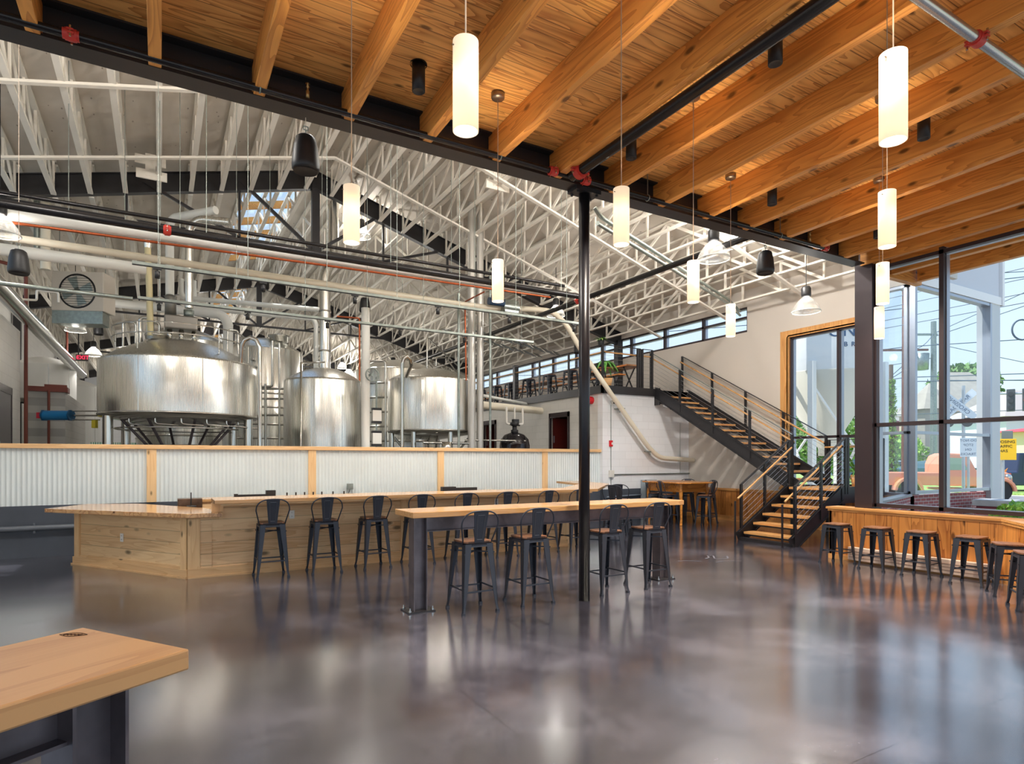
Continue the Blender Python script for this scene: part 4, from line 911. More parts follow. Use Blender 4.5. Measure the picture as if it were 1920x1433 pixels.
domes = [(10.35, 7.06, 4.33, 1, 'glass dome lamp hanging in front of the plaster wall, nearest the tall window'), (7.42, 6.62, 4.70, 1, 'glass dome lamp partly behind the long beam, between two pendants'), (9.28, 13.7, 5.48, 1, 'glass dome lamp left of the round column'),
         (4.73, 16.3, 7.6, 1, 'glass dome lamp behind the left pendant'), (-1.89, 19.5, 4.95, 1, 'glass dome lamp under the unit heater'), (-1.86, 24.2, 5.0, 1, 'glass dome lamp above the exit sign'), (-2.0, 11.4, 4.88, 1, 'large glass dome lamp cut by the left picture edge'),
         (7.3, 21.2, 4.8, 1, 'glass dome lamp above the rightmost tank'), (6.0, 22.3, 4.6, 1, 'glass dome lamp left of the rightmost tank dome'), (2.2, 33.0, 6.6, 1, 'far glass dome lamp behind the big tank'), (8.0, 31.0, 6.2, 1, 'far glass dome lamp behind the mezzanine'), (-1.2, 40.0, 5.8, 1, 'farthest glass dome lamp at the back of the brewery'),
         (-1.6, 7.4, 6.0, 2, 'unseen dome lamp added to light the brewery, high above the left end of the bar'), (2.2, 7.4, 6.6, 2, 'unseen dome lamp added to light the brewery, high above the first bar stools'), (5.6, 7.4, 6.4, 2, 'unseen dome lamp added to light the brewery, high above the right of the bar'), (9.0, 7.6, 5.7, 2, 'unseen dome lamp added to light the brewery, high beside the stairs')]  # these lamps above the beam are added, out of view, to brighten the brewery
for x, y, z, e, l in domes:
    o = dup(D0, (0, 0, 0)) if D0 else make_dome(); D0 = D0 or o; o.location = (x, y, z); o['label'] = l
    MB().tube([(0, 0, .46), (0, 0, max(.6, rz(x) - .5 - z))], .008, 6).build('stem', BLK, o)
    ld = bpy.data.lights.new('lamp_bulb', 'POINT'); ld.energy = {0: 10, 1: 12, 2: 30, 3: 60, 6: 15, 4: 25, 5: 45, 7: 90, 8: 90, 12: 150, 13: 150, 14: 190, 15: 360}.get(domes.index((x, y, z, e, l)), 150); ld.color = (1, .955, .90); ld.shadow_soft_size = .12
    lo = bpy.data.objects.new('lamp_bulb', ld); COL.objects.link(lo); lo.parent = o; lo.location = (0, 0, .14)

# ================================================================== BREWERY: TANKS
def tank(name, label, x, y, r, zb, zt, dome, legs=4, legr=.09, bands=(), angs=None, group=None, m=None, bottom=True):
    m = m or STEEL
    t = empty(name, label, 'tank', (x, y, 0), group=group)
    rr = .05
    MB().lathe([(r, zb), (r, zt - rr), (r - .008, zt - rr * .4), (r - .03, zt)], n=72).build('shell', m, t)
    pr = [(r - .03, zt)]
    for i in range(1, 13):
        a = i / 12; pr.append(((r - .03) * (1 - a) + .02 * a, zt + dome * (1 - (1 - a) ** 2)))
    MB().lathe(pr, n=72).build('dome', m, t)
    if bottom: MB().lathe([(r, zb), (r - .02, zb - .03), (r * .6, zb - .12), (.1, zb - .2), (0, zb - .2)], n=48).build('bottom_head', CHROME, t)
    MB().lathe([(r + .004, zb), (r + .012, zb), (r + .012, zb + .035), (r + .004, zb + .035)], n=72).build('bottom_band', CHROME, t)
    for bz in bands: MB().lathe([(r, bz - .03), (r + .018, bz - .02), (r + .018, bz + .02), (r, bz + .03)], n=64).build('band', CHROME, t)
    for a in (-2.1, -1.35, -.6): 
        c_, s_ = math.cos(a), math.sin(a); MB().bar(((r + .001) * c_, (r + .001) * s_, zb), ((r + .001) * c_, (r + .001) * s_, zt - rr), .006, .012).build('weld_seam', CHROME, t)
    fa = math.atan2(-y, -x)
    for k in range(legs):
        a = fa + math.radians(angs[k]) if angs else 2 * PI * (k + .5) / legs + .52
        c_, s_ = math.cos(a) * (r - legr - .02), math.sin(a) * (r - legr - .02)
        MB().tube([(c_, s_, H0), (c_, s_, zb)], legr, 16).lathe([(0, H0), (legr * 1.6, H0), (legr * 1.6, H0 + .02), (0, H0 + .02)], (c_, s_, 0), 16).build('leg', CHROME, t)
    return t
t1 = tank('mash_tun', 'wide brushed steel brewing vessel on thick legs, largest and leftmost', .41, 14.77, 1.49, 2.48, 3.60, .52, 4, .09, angs=(-66, 66, -130, 130))
ring = [(.62 * math.cos(a * PI / 4 + .2), .62 * math.sin(a * PI / 4 + .2), 1.86) for a in range(9)]
MB().tube(ring, .035, 8).build('support_ring', MILL, t1)
for a in range(8):
    c_, s_ = math.cos(a * PI / 4 + .2), math.sin(a * PI / 4 + .2); MB().tube([(.62 * c_, .62 * s_, 1.86), (1.12 * c_, 1.12 * s_, 2.44)], .028, 8).build('support_strut', MILL, t1)
for a in (-2.5, -2.0, -1.6, -1.2, -.8, -.4):
    c_, s_ = math.cos(a), math.sin(a); p0 = Vector((1.15 * c_, 1.15 * s_, 2.45))
    MB().tube(bend([p0, p0 - Vector((0, 0, .16)), p0 + Vector((.4, .1, -.18))], .06), .018, 8).lathe([(.0, -.06), (.03, -.06), (.03, -.02), (0, -.02)], p0, 10).build('drain_pipe', CHROME, t1)
MB().tube([(1.2 * math.cos(a * PI / 12), 1.2 * math.sin(a * PI / 12), 2.22) for a in range(-22, -1)], .016, 8).build('ring_main', CHROME, t1)
# agitator drive on top
m = MB().box(-.32, .30, -.2, .2, 4.33, 4.62); m.build('gearbox', mat('grey_gearbox', rgb(140, 136, 130), .35, .7), t1, bevel=.03)
MB().lathe([(0, 4.62), (.11, 4.62), (.11, 5.0), (.09, 5.05), (0, 5.05)], (-.2, 0, 0), 20).build('agitator_motor', mat('motor_grey', rgb(128, 126, 120), .4, .6), t1)
MB().lathe([(0, 4.62), (.1, 4.62), (.1, 4.78), (0, 4.80)], (.14, 0, 0), 20).build('vent_cap', GALV, t1)
for x in (-.22, 0, .24): MB().lathe([(0, 4.08), (.05, 4.08), (.05, 4.34), (0, 4.34)], (x, 0, 0), 12).build('pedestal', CHROME, t1)
MB().lathe([(0, 4.05), (.2, 4.05), (.2, 4.12), (.22, 4.12), (.22, 4.15), (0, 4.15)], (-.45, -.25, 0), 24).build('manway', CHROME, t1)
m = MB()
for k in range(10):
    a = PI * (1.0 + k / 9.0 * 1.15) - .3; m.tube([(1.25 * math.cos(a), 1.25 * math.sin(a), 3.72), (1.25 * math.cos(a), 1.25 * math.sin(a), 4.25)], .012, 6) if k % 3 == 0 else None
for z in (4.05, 4.25): m.tube([(1.25 * math.cos(PI * (1.0 + k / 18 * 1.15) - .3), 1.25 * math.sin(PI * (1.0 + k / 18 * 1.15) - .3), z) for k in range(19)], .012, 6)
m.build('guard_rail', CHROME, t1)
for i, (x, h) in enumerate(((-.75, .5), (-.62, .42), (-1.05, .38), (.9, .42))):
    MB().tube(bend([(x, .1, 3.9), (x, .1, 4.05 + h), (x + .22, .1, 4.05 + h), (x + .22, .1, 3.95)], .08), .022 if i else .035, 8).build('spray_pipe', CHROME, t1)
t2 = tank('brew_kettle', 'tall brushed steel kettle with a chimney, between the two vessels on legs', 3.6, 15.7, .96, 1.35, 3.55, .34, 4, .07)
MB().tube(bend([(.02, 0, 3.85), (.02, 0, 6.3), (.24, .05, 6.75), (.24, .05, rz(3.6))], .2), .135, 20).build('chimney', STEEL, t2)
for z in (4.3, 5.3): MB().lathe([(.14, z), (.15, z), (.15, z + .04), (.14, z + .04)], (.02, 0, 0), 20).build('chimney_clamp', CHROME, t2)
MB().tube([(-.85, -1.5, H0), (-.85, -1.5, 3.75), (-.2, -.9, 3.9)], .022, 8).build('spray_pipe', CHROME, t2)
t3 = tank('whirlpool_vessel', 'brushed steel vessel on slender legs, rightmost of the large three', 6.02, 14.5, 1.11, 2.28, 3.58, .32, 4, .06, angs=(-74, -25, 25, 74))
for a in (0, 1, 2, 3):
    a0 = 2 * PI * (a + .5) / 4 + .52; c_, s_ = math.cos(a0) * .95, math.sin(a0) * .95
    MB().tube([(c_ * .35, s_ * .35, 1.35), (c_, s_, 2.15)], .028, 8).build('brace', CHROME, t3)
MB().tube([(.4, -1.1, 2.06), (2.0, -1.3, 2.06)], .02, 8).build('sample_pipe', CHROME, t3)
MB().tube(bend([(-.1, -.5, 3.9), (-.1, -.5, 4.1), (.35, -.1, 4.2), (1.0, .4, 3.75), (1.0, .4, 3.6)], .08), .02, 8).tube(bend([(-.5, -.9, 3.75), (-.5, -.9, 4.5), (.9, .3, 4.05)], .05), .02, 8).build('spray_pipe', CHROME, t3)
tank('hot_liquor_tank', 'banded steel tank just behind the rightmost vessel', 6.1, 17.3, 1.25, 1.4, 4.15, .35, 3, .07, bands=(1.7, 2.1, 2.5, 2.9, 3.3, 3.7))
t4 = tank('fermenter', 'tall banded steel tank behind the gap left of the kettle', 2.76, 19.8, 1.1, 1.6, 4.85, .4, 3, .07, bands=(2.2, 2.6, 3.1, 3.5))
MB().lathe([(0, 5.1), (.26, 5.1), (.28, 5.25), (.32, 5.25), (.32, 5.28), (0, 5.34)], (.35, -.5, 0), 28).build('manway', CHROME, t4)
for dx, z in ((-.35, 4.2), (-.3, 3.8), (-.45, 4.4)): MB().lathe([(0, 0), (.07, 0), (.07, .05), (0, .05)], n=14).build('port', CHROME, t4).location = (dx, -1.06, z)
tank('fermenter', 'steel tank whose bright dome shows just behind the big vessel', .75, 21.5, 1.15, 1.7, 5.2, .42, 3, .07, bands=(2.3, 3.0))
for i, (x, y, r, zt, l) in enumerate([(.3, 27.8, 1.1, 4.8, 'far tank behind the left side of the big vessel'), (4.2, 26, 1.2, 4.6, 'far tank behind the kettle chimney'), (7.6, 27, 1.1, 4.2, 'far tank near the mezzanine wall'), (2.0, 32, 1.3, 4.8, 'farthest tank in the middle'), (5.6, 33, 1.2, 4.6, 'farthest tank right of the middle')]):
    tank('fermenter', 'brushed steel ' + l, x, y, r, 1.7, zt, .4, 3, .07, bands=(2.4, 3.2))
WT = mat('white_tank', rgb(236, 236, 232), .4)
tank('white_tank', 'white plastic tank behind the grey block room at left', -3.0, 30.0, .95, .9, 4.5, .3, 0, .06, m=WT); tank('white_tank', 'second white tank at the left, nearer the brown pipes', -3.1, 24.0, .8, 3.42, 4.55, .25, 0, .06, m=WT)
# gantry pipes between the vessels
pipe('loop_pipe', 'thick polished pipe looping over beside the big vessel', [(1.473, 13.80, 3.60), (1.473, 13.699, 3.92), (1.52, 13.671, 4.052), (1.634, 13.605, 4.107), (1.739, 13.545, 4.052), (1.796, 13.512, 3.898), (1.796, 13.512, H0)], .042, CHROME, 14)
pipe('loop_pipe', 'polished pipe looping over beside the rightmost vessel', [(4.861 + .2, 13.3 + .45, 3.55), (4.93, 13.1, 3.72), (4.88, 13.02, 3.84), (4.80, 13.0, 3.90), (4.735, 13.02, 3.85), (4.70, 13.05, 3.72), (4.70, 13.05, H0)], .04, CHROME, 14)
for pts, r, l in [([(2.414, 17.081, 3.57), (2.414, 17.081, H0)], .035, 'vertical steel pipe left of the kettle, thick one'), ([(2.571, 16.99, 4.69), (2.571, 16.99, 3.5), (2.317, 17.137, 3.485)], .032, 'steel pipe with an elbow left of the kettle'),
                  ([(2.728, 16.9, 4.64), (2.728, 16.9, H0)], .028, 'thin vertical steel pipe nearest the kettle'), ([(1.6, 17.55, 3.44), (3.0, 16.75, 3.44)], .028, 'horizontal steel pipe behind the loop pipe, upper'),
                  ([(1.6, 17.55, 3.18), (3.0, 16.75, 3.18)], .028, 'horizontal steel pipe behind the loop pipe, middle'), ([(1.6, 17.55, 2.75), (3.0, 16.75, 2.75)], .028, 'horizontal steel pipe behind the loop pipe, lower'),
                  ([(4.5, 15.4, 4.1), (5.0, 15.1, 4.1), (5.0, 15.1, H0)], .03, 'steel pipe right of the kettle dome')]:
    pipe('process_pipe', l, pts, r, CHROME, 10, .08)
pipe('process_pipe', 'cream insulated pipe bending down behind the big vessel', [(-1.6, 20.55, 6.02), (1.5, 18.764, 5.62), (1.66, 18.668, 5.4), (1.666, 18.668, H0)], .13, WPIPE, 16, .25)
pipe('process_pipe', 'white pipe crossing right and turning down behind the kettle, upper', [(.567, 20.457, 6.9), (.567, 20.457, 6.35), (4.103, 18.415, 6.0), (4.171, 18.376, 5.85), (4.171, 18.376, H0)], .07, WPIPE, 12, .2)
pipe('process_pipe', 'white pipe crossing right and turning down behind the kettle, lower', [(.9, 20.457, 6.9), (.9, 20.457, 6.1), (3.95, 18.6, 5.75), (4.02, 18.55, 5.6), (4.02, 18.55, H0)], .07, WPIPE, 12, .2)
vp = pipe('riser_pipe', 'thick white vertical pipe with a handwheel between kettle and right vessel', [(3.865, 13.02, H0), (3.865, 13.02, 4.86)], .092, WPIPE, 18)
t = empty('valve_handwheel', 'round valve handwheel on the thick white vertical pipe', 'valve', (3.96, 12.86, 3.41))
MB().tube([(.14 * math.cos(a * PI / 10), 0, .14 * math.sin(a * PI / 10)) for a in range(21)], .014, 6).build('rim', GALV, t)
m = MB()
for a in range(5): m.bar((0, 0, 0), (.14 * math.cos(a * 2 * PI / 5), 0, .14 * math.sin(a * 2 * PI / 5)), .018, .01)
m.build('spoke', GALV, t); MB().tube([(0, -.02, 0), (-.03, .09, 0)], .03, 10).build('hub', GALV, t)
for z, l in ((2.55, 'upper'), (2.05, 'lower')):
    t = empty('control_box', l + ' white control box with black ends beside the thick white pipe', 'box', (4.13, 13.1, z)); MB().box(-.1, .1, -.06, .06, -.12, .12).build('body', WPIPE, t, bevel=.01); MB().box(-.1, .1, -.055, .055, .12, .17).build('top_cap', BLK, t); MB().box(-.1, .1, -.055, .055, -.17, -.12).build('bottom_cap', BLK, t)
pipe('control_conduit', 'grey conduit rising above the white control boxes', [(4.13, 13.1, H0), (4.13, 13.1, 3.4)], .02, GALV)
AL = mat('pale_aluminium_duct', rgb(196, 194, 188), .35, .5)
for x, r, l in ((6.60, .095, 'left pale duct rising right of the vessels'), (6.83, .085, 'right pale duct rising beside the copper riser')): pipe('riser_duct', l, [(x, 13.4, H0), (x, 13.4, rz(x))], r, AL, 18)
pipe('riser_pipe', 'thin galvanised standpipe in front of the pale ducts', [(6.98, 13.15, H0), (6.98, 13.15, 6.2)], .03, GALV); pipe('riser_pipe', 'thin grey standpipe left of the copper riser', [(5.95, 12.75, H0), (5.95, 12.75, 5.4)], .03, GALV)
pipe('riser_pipe', 'copper riser left of the pale ducts', [(6.09, 12.65, 3.4), (6.06, 12.65, 5.2), (6.06, 11.7, 5.2)], .018, COPPER, 8, .06)
pipe('process_pipe', 'copper pipe dropping beside the whirlpool vessel', [(4.0, 16.0, 5.3), (4.5, 15.7, 5.25), (4.5, 15.7, H0)], .022, COPPER, 8, .05)
pipe('drain_line', 'thick cream pipe running into the block wall above the filter tank', [(6.85, 13.55, 2.95), (9.84, 15.30, 3.03)], .1, CREAM, 18)
pipe('drain_line', 'thin white pipe above the thick cream pipe at the block wall', [(6.95, 13.75, 2.95), (6.95, 13.75, 3.22), (9.84, 16.1, 3.30)], .04, WPIPE, 10, .06)
# filter tank
t = empty('filter_tank', 'glossy black rounded filter tank behind the half wall', 'tank', (7.9, 13.55, 0))
MB().lathe([(0, H0), (.35, H0), (.39, 1.0), (.39, 1.95), (.36, 2.1), (.26, 2.22), (.1, 2.28), (0, 2.28)], n=40).build('body', mat('gloss_black', rgb(24, 22, 26), .08), t)
MB().lathe([(0, 2.26), (.09, 2.26), (.1, 2.34), (.06, 2.36), (.06, 2.44), (.11, 2.46), (.11, 2.53), (.05, 2.56), (0, 2.56)], n=16).tube([(-.15, 0, 2.5), (.16, .02, 2.48)], .035, 8).box(-.05, .1, -.06, .06, 2.5, 2.62).build('valve_head', BLK, t)
MB().tube(bend([(-.24, 0, 2.93), (-.24, 0, 2.5), (-.1, 0, 2.5)], .05), .028, 10).tube(bend([(.24, 0, 2.93), (.24, 0, 2.5), (.12, 0, 2.5)], .05), .028, 10).tube([(0, 0, 2.55), (0, 0, 2.93)], .022, 8).build('feed_pipe', FABRIC, t)
t = empty('floor_pump', 'polished pump with clamps beneath the rightmost vessel', 'pump', (5.9, 13.3, 0)); MB().lathe([(0, 0), (.12, 0), (.12, .3), (0, .3)], (0, 0, 1.7), 20).tube([(-.6, 0, 1.98), (.7, .1, 1.98)], .03).tube([(-.4, .1, 1.75), (.5, .1, 1.72)], .03).build('body', CHROME, t); MB().box(-.1, .1, -.1, .1, H0, 1.7).build('stand', CHROME, t)
# overhead lines along the half wall
pipe('sprinkler_pipe', 'black sprinkler main crossing the brewery in front of the roof trusses', [(-4.0, 10, 4.85), (7.5, 10, 4.88)], .055, BLKP, 14)
pipe('sprinkler_pipe', 'black sprinkler branch running back beside the round column', [(7.5, 5.9, 4.87), (7.5, 22, 4.87)], .05, BLKP, 14)
coupling((7.38, 10, 4.88), (1, 0, 0), .055, 'red coupling right of the round column where the black mains meet'); coupling((7.5, 10.25, 4.87), (0, 1, 0), .05, 'red coupling on the black branch right of the round column'); coupling((.1, 10, 4.86), (1, 0, 0), .055, 'red coupling on the black main above the big vessel'); coupling((5.5, 10, 4.875), (1, 0, 0), .055, 'red coupling on the black main left of the round column')
pipe('cable_tray_line', 'pair of thin black lines under the roof above the cream pipe', [(-4, 10.9, 5.3), (7.6, 10.9, 5.35)], .03, BLKP, 10)
pipe('insulated_pipe', 'white insulated pipe above the copper line', [(-4, 11.5, 5.16), (3, 11.5, 5.3), (7.6, 11.5, 5.36)], .085, WPIPE, 16)
pipe('copper_line', 'copper line under the white insulated pipe', [(-4, 11.45, 5.03), (3, 11.45, 5.17), (7.6, 11.45, 5.23)], .022, COPPER, 8)
pipe('insulated_pipe', 'short thick pale pipe ending at left below the white lines', [(-4, 12.9, 5.06), (-.2, 12.9, 5.04)], .10, WPIPE, 16)
tag(MB().tube(bend([(-4, 12.2, 5.08), (6.2, 12.2, 5.0), (7.6, 12.2, 5.12), (8.15, 12.2, 5.15), (8.6, 12.2, 4.85), (8.937, 12.2, 4.368), (10.026, 12.2, 3.177), (11.2, 12.2, 1.92), (11.6, 12.2, 1.63), (12.87, 12.2, 1.57)], .5, 6), .062, 16).build('grain_conveying_pipe', CREAM), 'long cream pipe crossing the brewery and dropping diagonally past the block wall', 'pipe')
for p, l in (((10.3, 12.27, 2.90), 'upper'), ((11.33, 12.27, 1.80), 'lower')): tag(MB().box(-.09, .09, -.1, .13, -.012, .012).tube([(0, 0, -.1), (0, 0, .1)], .012).build('pipe_clamp', GALV), l + ' clamp holding the diagonal cream pipe', 'clamp').location = p
t = empty('conveyor_motor', 'blue motor with a silver housing on the cream pipe left of the column', 'motor', (6.85, 12.15, 5.06))
MB().tube([(-.5, -.12, .06), (-.12, -.12, .06)], .085, 16).box(-.42, -.3, -.16, -.08, .14, .2).build('motor', mat('motor_blue', rgb(38, 66, 98), .4), t); MB().tube([(-.12, -.05, .0), (.28, -.05, .0)], .12, 16).box(-.1, .26, -.14, .1, -.13, .15).build('housing', GALV, t); MB().tube([(.28, 0, 0), (.31, 0, 0)], .13, 16).build('flange', CHROME, t)
for x0, x1, y, z, l, xs in ((-.31, 6.98, 9.5, 4.20, 'nearer galvanised lighting rail with small black spotlights', (-.02, 1.31, 2.65, 4.05, 5.43, 6.85)), (-.29, 7.06, 11.3, 4.15, 'farther galvanised lighting rail with small black spotlights', (.0, 1.31, 2.65, 4.03, 5.4, 6.75))):
    t = empty('lighting_rail', l, 'rail', (0, y, 0)); MB().box(x0, x1, -.02, .02, z - .02, z + .02).build('strut_channel', GALV, t); MB().box(x0, x1, -.014, .014, z - .03, z - .02).build('power_track', BLK, t)
    for k in range(7):
        x = x0 + .3 + (x1 - x0 - .6) * k / 6; MB().tube([(x, 0, z), (x, 0, rz(x))], .0045, 5).build('hanger_rod', GALV, t)
    for i, x in enumerate(xs):
        h = tag(MB().lathe([(0, -.155), (.03, -.155), (.032, -.06), (.01, -.055), (.01, -.03)], n=14).box(-.05, .05, -.018, .018, -.04, -.015).build('track_spotlight', BLK), 'small black spotlight, %s from the left under the %s lighting rail' % (ORD[i], l.split()[0]), 'spotlight', 'spotlights under the lighting rails'); h.location = (x, y, z - .015)
        ld = bpy.data.lights.new('spot_bulb', 'SPOT'); ld.energy = 30; ld.spot_size = 2.0; ld.spot_blend = .8; ld.color = (1, .92, .82); ld.shadow_soft_size = .03
        lo = bpy.data.objects.new('spot_bulb', ld); COL.objects.link(lo); lo.parent = h; lo.location = (0, 0, -.17)
pipe('conduit', 'grey conduit continuing left of the farther lighting rail', [(-4, 11.3, 4.14), (-.36, 11.3, 4.12)], .032, GALV, 12)
# wires hanging from the roof
m_rods = [(-3, 10.0), (-1.2, 11.5), (.6, 10.0), (1.8, 12.2), (2.6, 11.5), (3.4, 10.0), (4.4, 12.2), (5.2, 11.5), (6.1, 12.2), (6.9, 10.0), (-.5, 12.2), (0.3, 11.5)]
for i, (x, y) in enumerate(m_rods):
    z0 = {10.0: 4.9, 11.5: 5.28, 12.2: 5.05}[y]; tag(MB().tube([(x, y, z0), (x, y, rz(x))], .005, 5).build('hanger_rod', GALV), 'thin threaded rod carrying the overhead pipes from the roof', 'rod', 'threaded rods above the overhead pipes')
for p, q, l in (((2.4, 8.5), (9.9, 8.0), 'nearer'), ((2.4, 8.5), (9.9, 7.6), 'farther')): pass
pipe('conduit', 'pair of silver conduits slanting under the trusses right of the column, upper', [(5.1, 6.6, 5.0), (5.2, 6.6, 4.9), (11.6, 9.9, 5.35), (12.6, 10.4, 5.3)], .03, GALV, 10, .1)
pipe('conduit', 'pair of silver conduits slanting under the trusses right of the column, lower', [(5.15, 6.6, 4.8), (11.6, 9.9, 5.25), (12.6, 10.4, 5.2)], .03, GALV, 10, .1)
# unit heater and its ducts
t = empty('unit_heater', 'white square unit heater with a round fan grille hanging at the left', 'heater', (-1.78, 18.9, 5.85), -.42)
MB().box(-.62, .62, -.02, .55, -.5, .5).build('casing', mat('heater_white', rgb(216, 206, 192), .45), t, bevel=.02)
MB().prism([(-.6, -.0), (.6, 0), (.5, .5), (-.5, .5)], -.82, -.5).build('outlet_hood', GALV, t)
MB().lathe([(.40, 0), (.44, 0), (.44, .03), (.40, .03)], n=36).build('fan_ring', BLK, t).rotation_euler = (PI / 2, 0, 0)
m = MB()
for k in range(14):
    z = -.38 + k * .0585; w = math.sqrt(max(0, .4 ** 2 - z * z)); m.tube([(-w, -.045, z), (w, -.045, z)], .004, 4)
m.build('fan_guard', BLK, t); MB().disc((0, 0, 0), .4, 32).build('fan_opening', BLK, t).rotation_euler = (PI / 2, 0, 0); t.children[-1].location = (0, -.024, 0)
for k in range(4):
    a = k * PI / 2 + .3; c_, s_ = math.cos(a), math.sin(a); MB().quad((.06 * c_ - .05 * s_, -.035, .06 * s_ + .05 * c_), (.36 * c_ - .13 * s_, -.04, .36 * s_ + .13 * c_), (.36 * c_ + .1 * s_, -.03, .36 * s_ - .1 * c_), (.06 * c_ + .05 * s_, -.03, .06 * s_ - .05 * c_)).build('fan_blade', GALV, t)
MB().lathe([(0, 0), (.09, 0), (.08, .04), (0, .04)], n=20).build('fan_hub', GALV, t).rotation_euler = (PI / 2, 0, 0)
for x in (-.55, .55): MB().tube([(x, .2, .5), (x, .2, rz(-1.8) - 5.85)], .008, 6).build('hanger_rod', GALV, t)
pipe('supply_pipe', 'cream vertical pipe in front of the left side of the unit heater', [(-2.05, 15.9, rz(-2.05)), (-2.05, 15.9, 5.55)], .09, CREAM, 16)
pipe('supply_pipe', 'galvanised vertical pipe beside the cream pipe at the unit heater', [(-2.2, 15.9, rz(-2.2)), (-2.2, 15.9, 5.75)], .05, GALV, 12)
pipe('supply_pipe', 'thin white pipe with a loop in front of the unit heater', [(-2.49, 14.4, 4.55), (-2.1, 15.2, 4.75), (-2.1, 15.2, 4.95), (-1.75, 15.2, 4.95), (-1.75, 15.2, 4.75)], .022, FABRIC, 8, .05)
pipe('silver_duct', 'shiny silver round duct running back above the block partition', [(-2.35, 11.0, 4.50), (-2.35, 26, 4.56)], .15, CHROME, 20)
pipe('brown_pipe', 'brown gas pipe at the edge of the block partition', [(-3.0, 16.2, 5.7), (-2.42, 16.2, 5.6), (-2.42, 16.2, 1.5)], .035, RUST, 10, .05)
pipe('brown_pipe', 'brown gas pipe on the grey block room', [(-2.5, 19.9, 3.4), (-2.5, 19.9, H0)], .03, RUST, 10)
pipe('brown_pipe', 'brown pipe rising farther back at the left', [(-2.6, 24.5, H0), (-2.6, 24.5, 6.3)], .035, RUST, 10)
tag(MB().box(-2.95, -2.16, 20, 25.1, H0, 3.37).build('block_room', CMUG), 'grey block room standing in the brewery at left', 'room')
tag(MB().box(-2.95, -2.1, 19.95, 20.4, 3.37, 3.5).box(-2.6, -2.12, 19.95, 20.05, 3.5, 3.56).build('rusty_channel', RUST), 'rust brown steel channel on top of the grey block room', 'channel')
t = empty('air_cylinder', 'blue pneumatic cylinder mounted left of the big vessel', 'cylinder', (-1.81, 15.6, 2.50), -.52)
MB().tube([(-.29, 0, 0), (.29, 0, 0)], .10, 20).build('barrel', mat('cylinder_blue', rgb(14, 112, 170), .35), t)
for x in (-.29, .26): MB().tube([(x, 0, 0), (x + .03, 0, 0)], .125, 6).build('end_plate', mat('cylinder_dark_blue', rgb(16, 76, 116), .35), t)
for z in (-.09, .09, 0): MB().tube([(.28, 0, z), (.85, .02, z)], .014 if z else .02, 8).build('tie_rod', CHROME, t)
MB().box(.72, .80, -.04, .04, -.26, -.1).build('tag', mat('yellow_tag', rgb(214, 198, 60), .5), t); MB().box(-.42, -.36, -.03, .03, -.06, .06).build('red_valve', mat('valve_red', rgb(196, 30, 60), .4), t)
MB().tube([(.85, .02, 0), (1.2, .1, 0)], .04, 10).build('gate_arm', CHROME, t)
t = empty('exit_sign', 'red lit exit sign with a left arrow hanging at the left of the brewery', 'sign', (-2.072, 23.136, 4.75), -.3)
MB().box(-.17, .17, -.03, .03, -.1, .1).build('housing', mat('sign_grey', rgb(90, 88, 86), .5), t, bevel=.008)
text('EXIT', .17, mat('exit_red', rgb(255, 30, 60), .4, emis=(1, .03, .08, 1), est=1.0), t, (.03, -.034, 0), name='lettering')
MB().extr([(-.155, 0), (-.115, .03), (-.115, -.03)], (0, -.036, 0), (1, 0, 0), (0, 0, 1), (0, 1, 0), .004).build('arrow', MATS['exit_red'], t); MB().tube([(-.1, 0, .1), (-.1, 0, .75)], .02, 8).build('stem', BLK, t)
t = empty('can_pallet', 'stack of green and white drink cans on trays at far left behind the half wall', 'cans', (-1.35, 26.5, 0))
mcan = blocks('can_stack', rgb(235, 238, 232), rgb(60, 150, 110), 'xz', .066, .14, msize=.012, col2=rgb(205, 225, 212)); MB().box(-.75, .6, -.4, .4, .95, 2.2).build('cans', mcan, t)['kind'] = 'stuff'; MB().box(-.8, .65, -.45, .45, H0, .95).build('pallet', BARP, t)
pipe('yellow_hose', 'yellow hose hanging beside the grey block room', [(-2.02, 20.4, H0), (-2.08, 20.3, 1.7), (-2.0, 20.4, 1.9), (-1.9, 20.4, H0)], .035, mat('hose_yellow', rgb(196, 178, 40), .5), 8, .15)
# fixtures on the block walls
t = empty('security_camera', 'white dome security camera with a conduit on the block wall', 'camera', (10.12, 12.36, 3.07)); MB().lathe([(0, 0), (.05, 0), (.055, .04), (.02, .06), (0, .06)], n=18).build('mount', FABRIC, t).rotation_euler = (PI / 2, 0, 0); MB().ball((.02, -.06, -.02), .03).build('lens', BLK, t)
pipe('conduit', 'thin grey conduit dropping from the security camera down the block wall', [(10.10, 12.385, 3.0), (10.10, 12.385, .9)], .009, GALV, 6)
t = empty('fire_alarm', 'small red fire alarm strobe on the block wall', 'alarm', (10.09, 12.40, 2.0)); MB().box(-.05, .05, -.05, 0, -.08, .08).build('body', mat('alarm_red', rgb(206, 24, 36), .4), t, bevel=.01); MB().box(.0, .04, -.056, -.05, -.03, .03).build('lens', FABRIC, t)
t = empty('junction_box', 'white junction box low on the block wall', 'box', (10.10, 12.40, 1.22)); MB().box(-.07, .07, -.07, 0, -.09, .09).build('body', FABRIC, t, bevel=.008)
pipe('conduit', 'grey conduit running level along the block wall from the junction box', [(10.17, 12.37, 1.2), (12.9, 12.37, 1.2)], .014, GALV, 8); pipe('conduit', 'grey painted conduit low on the dark base of the block wall', [(9.95, 12.36, .62), (11.3, 12.36, .66)], .02, mat('grey_blue_pipe', rgb(120, 132, 148), .45), 8)
pipe('conduit', 'thin cable dropping to the level conduit near the corner', [(12.55, 12.385, 2.6), (12.55, 12.385, 1.2)], .006, GALV, 6)
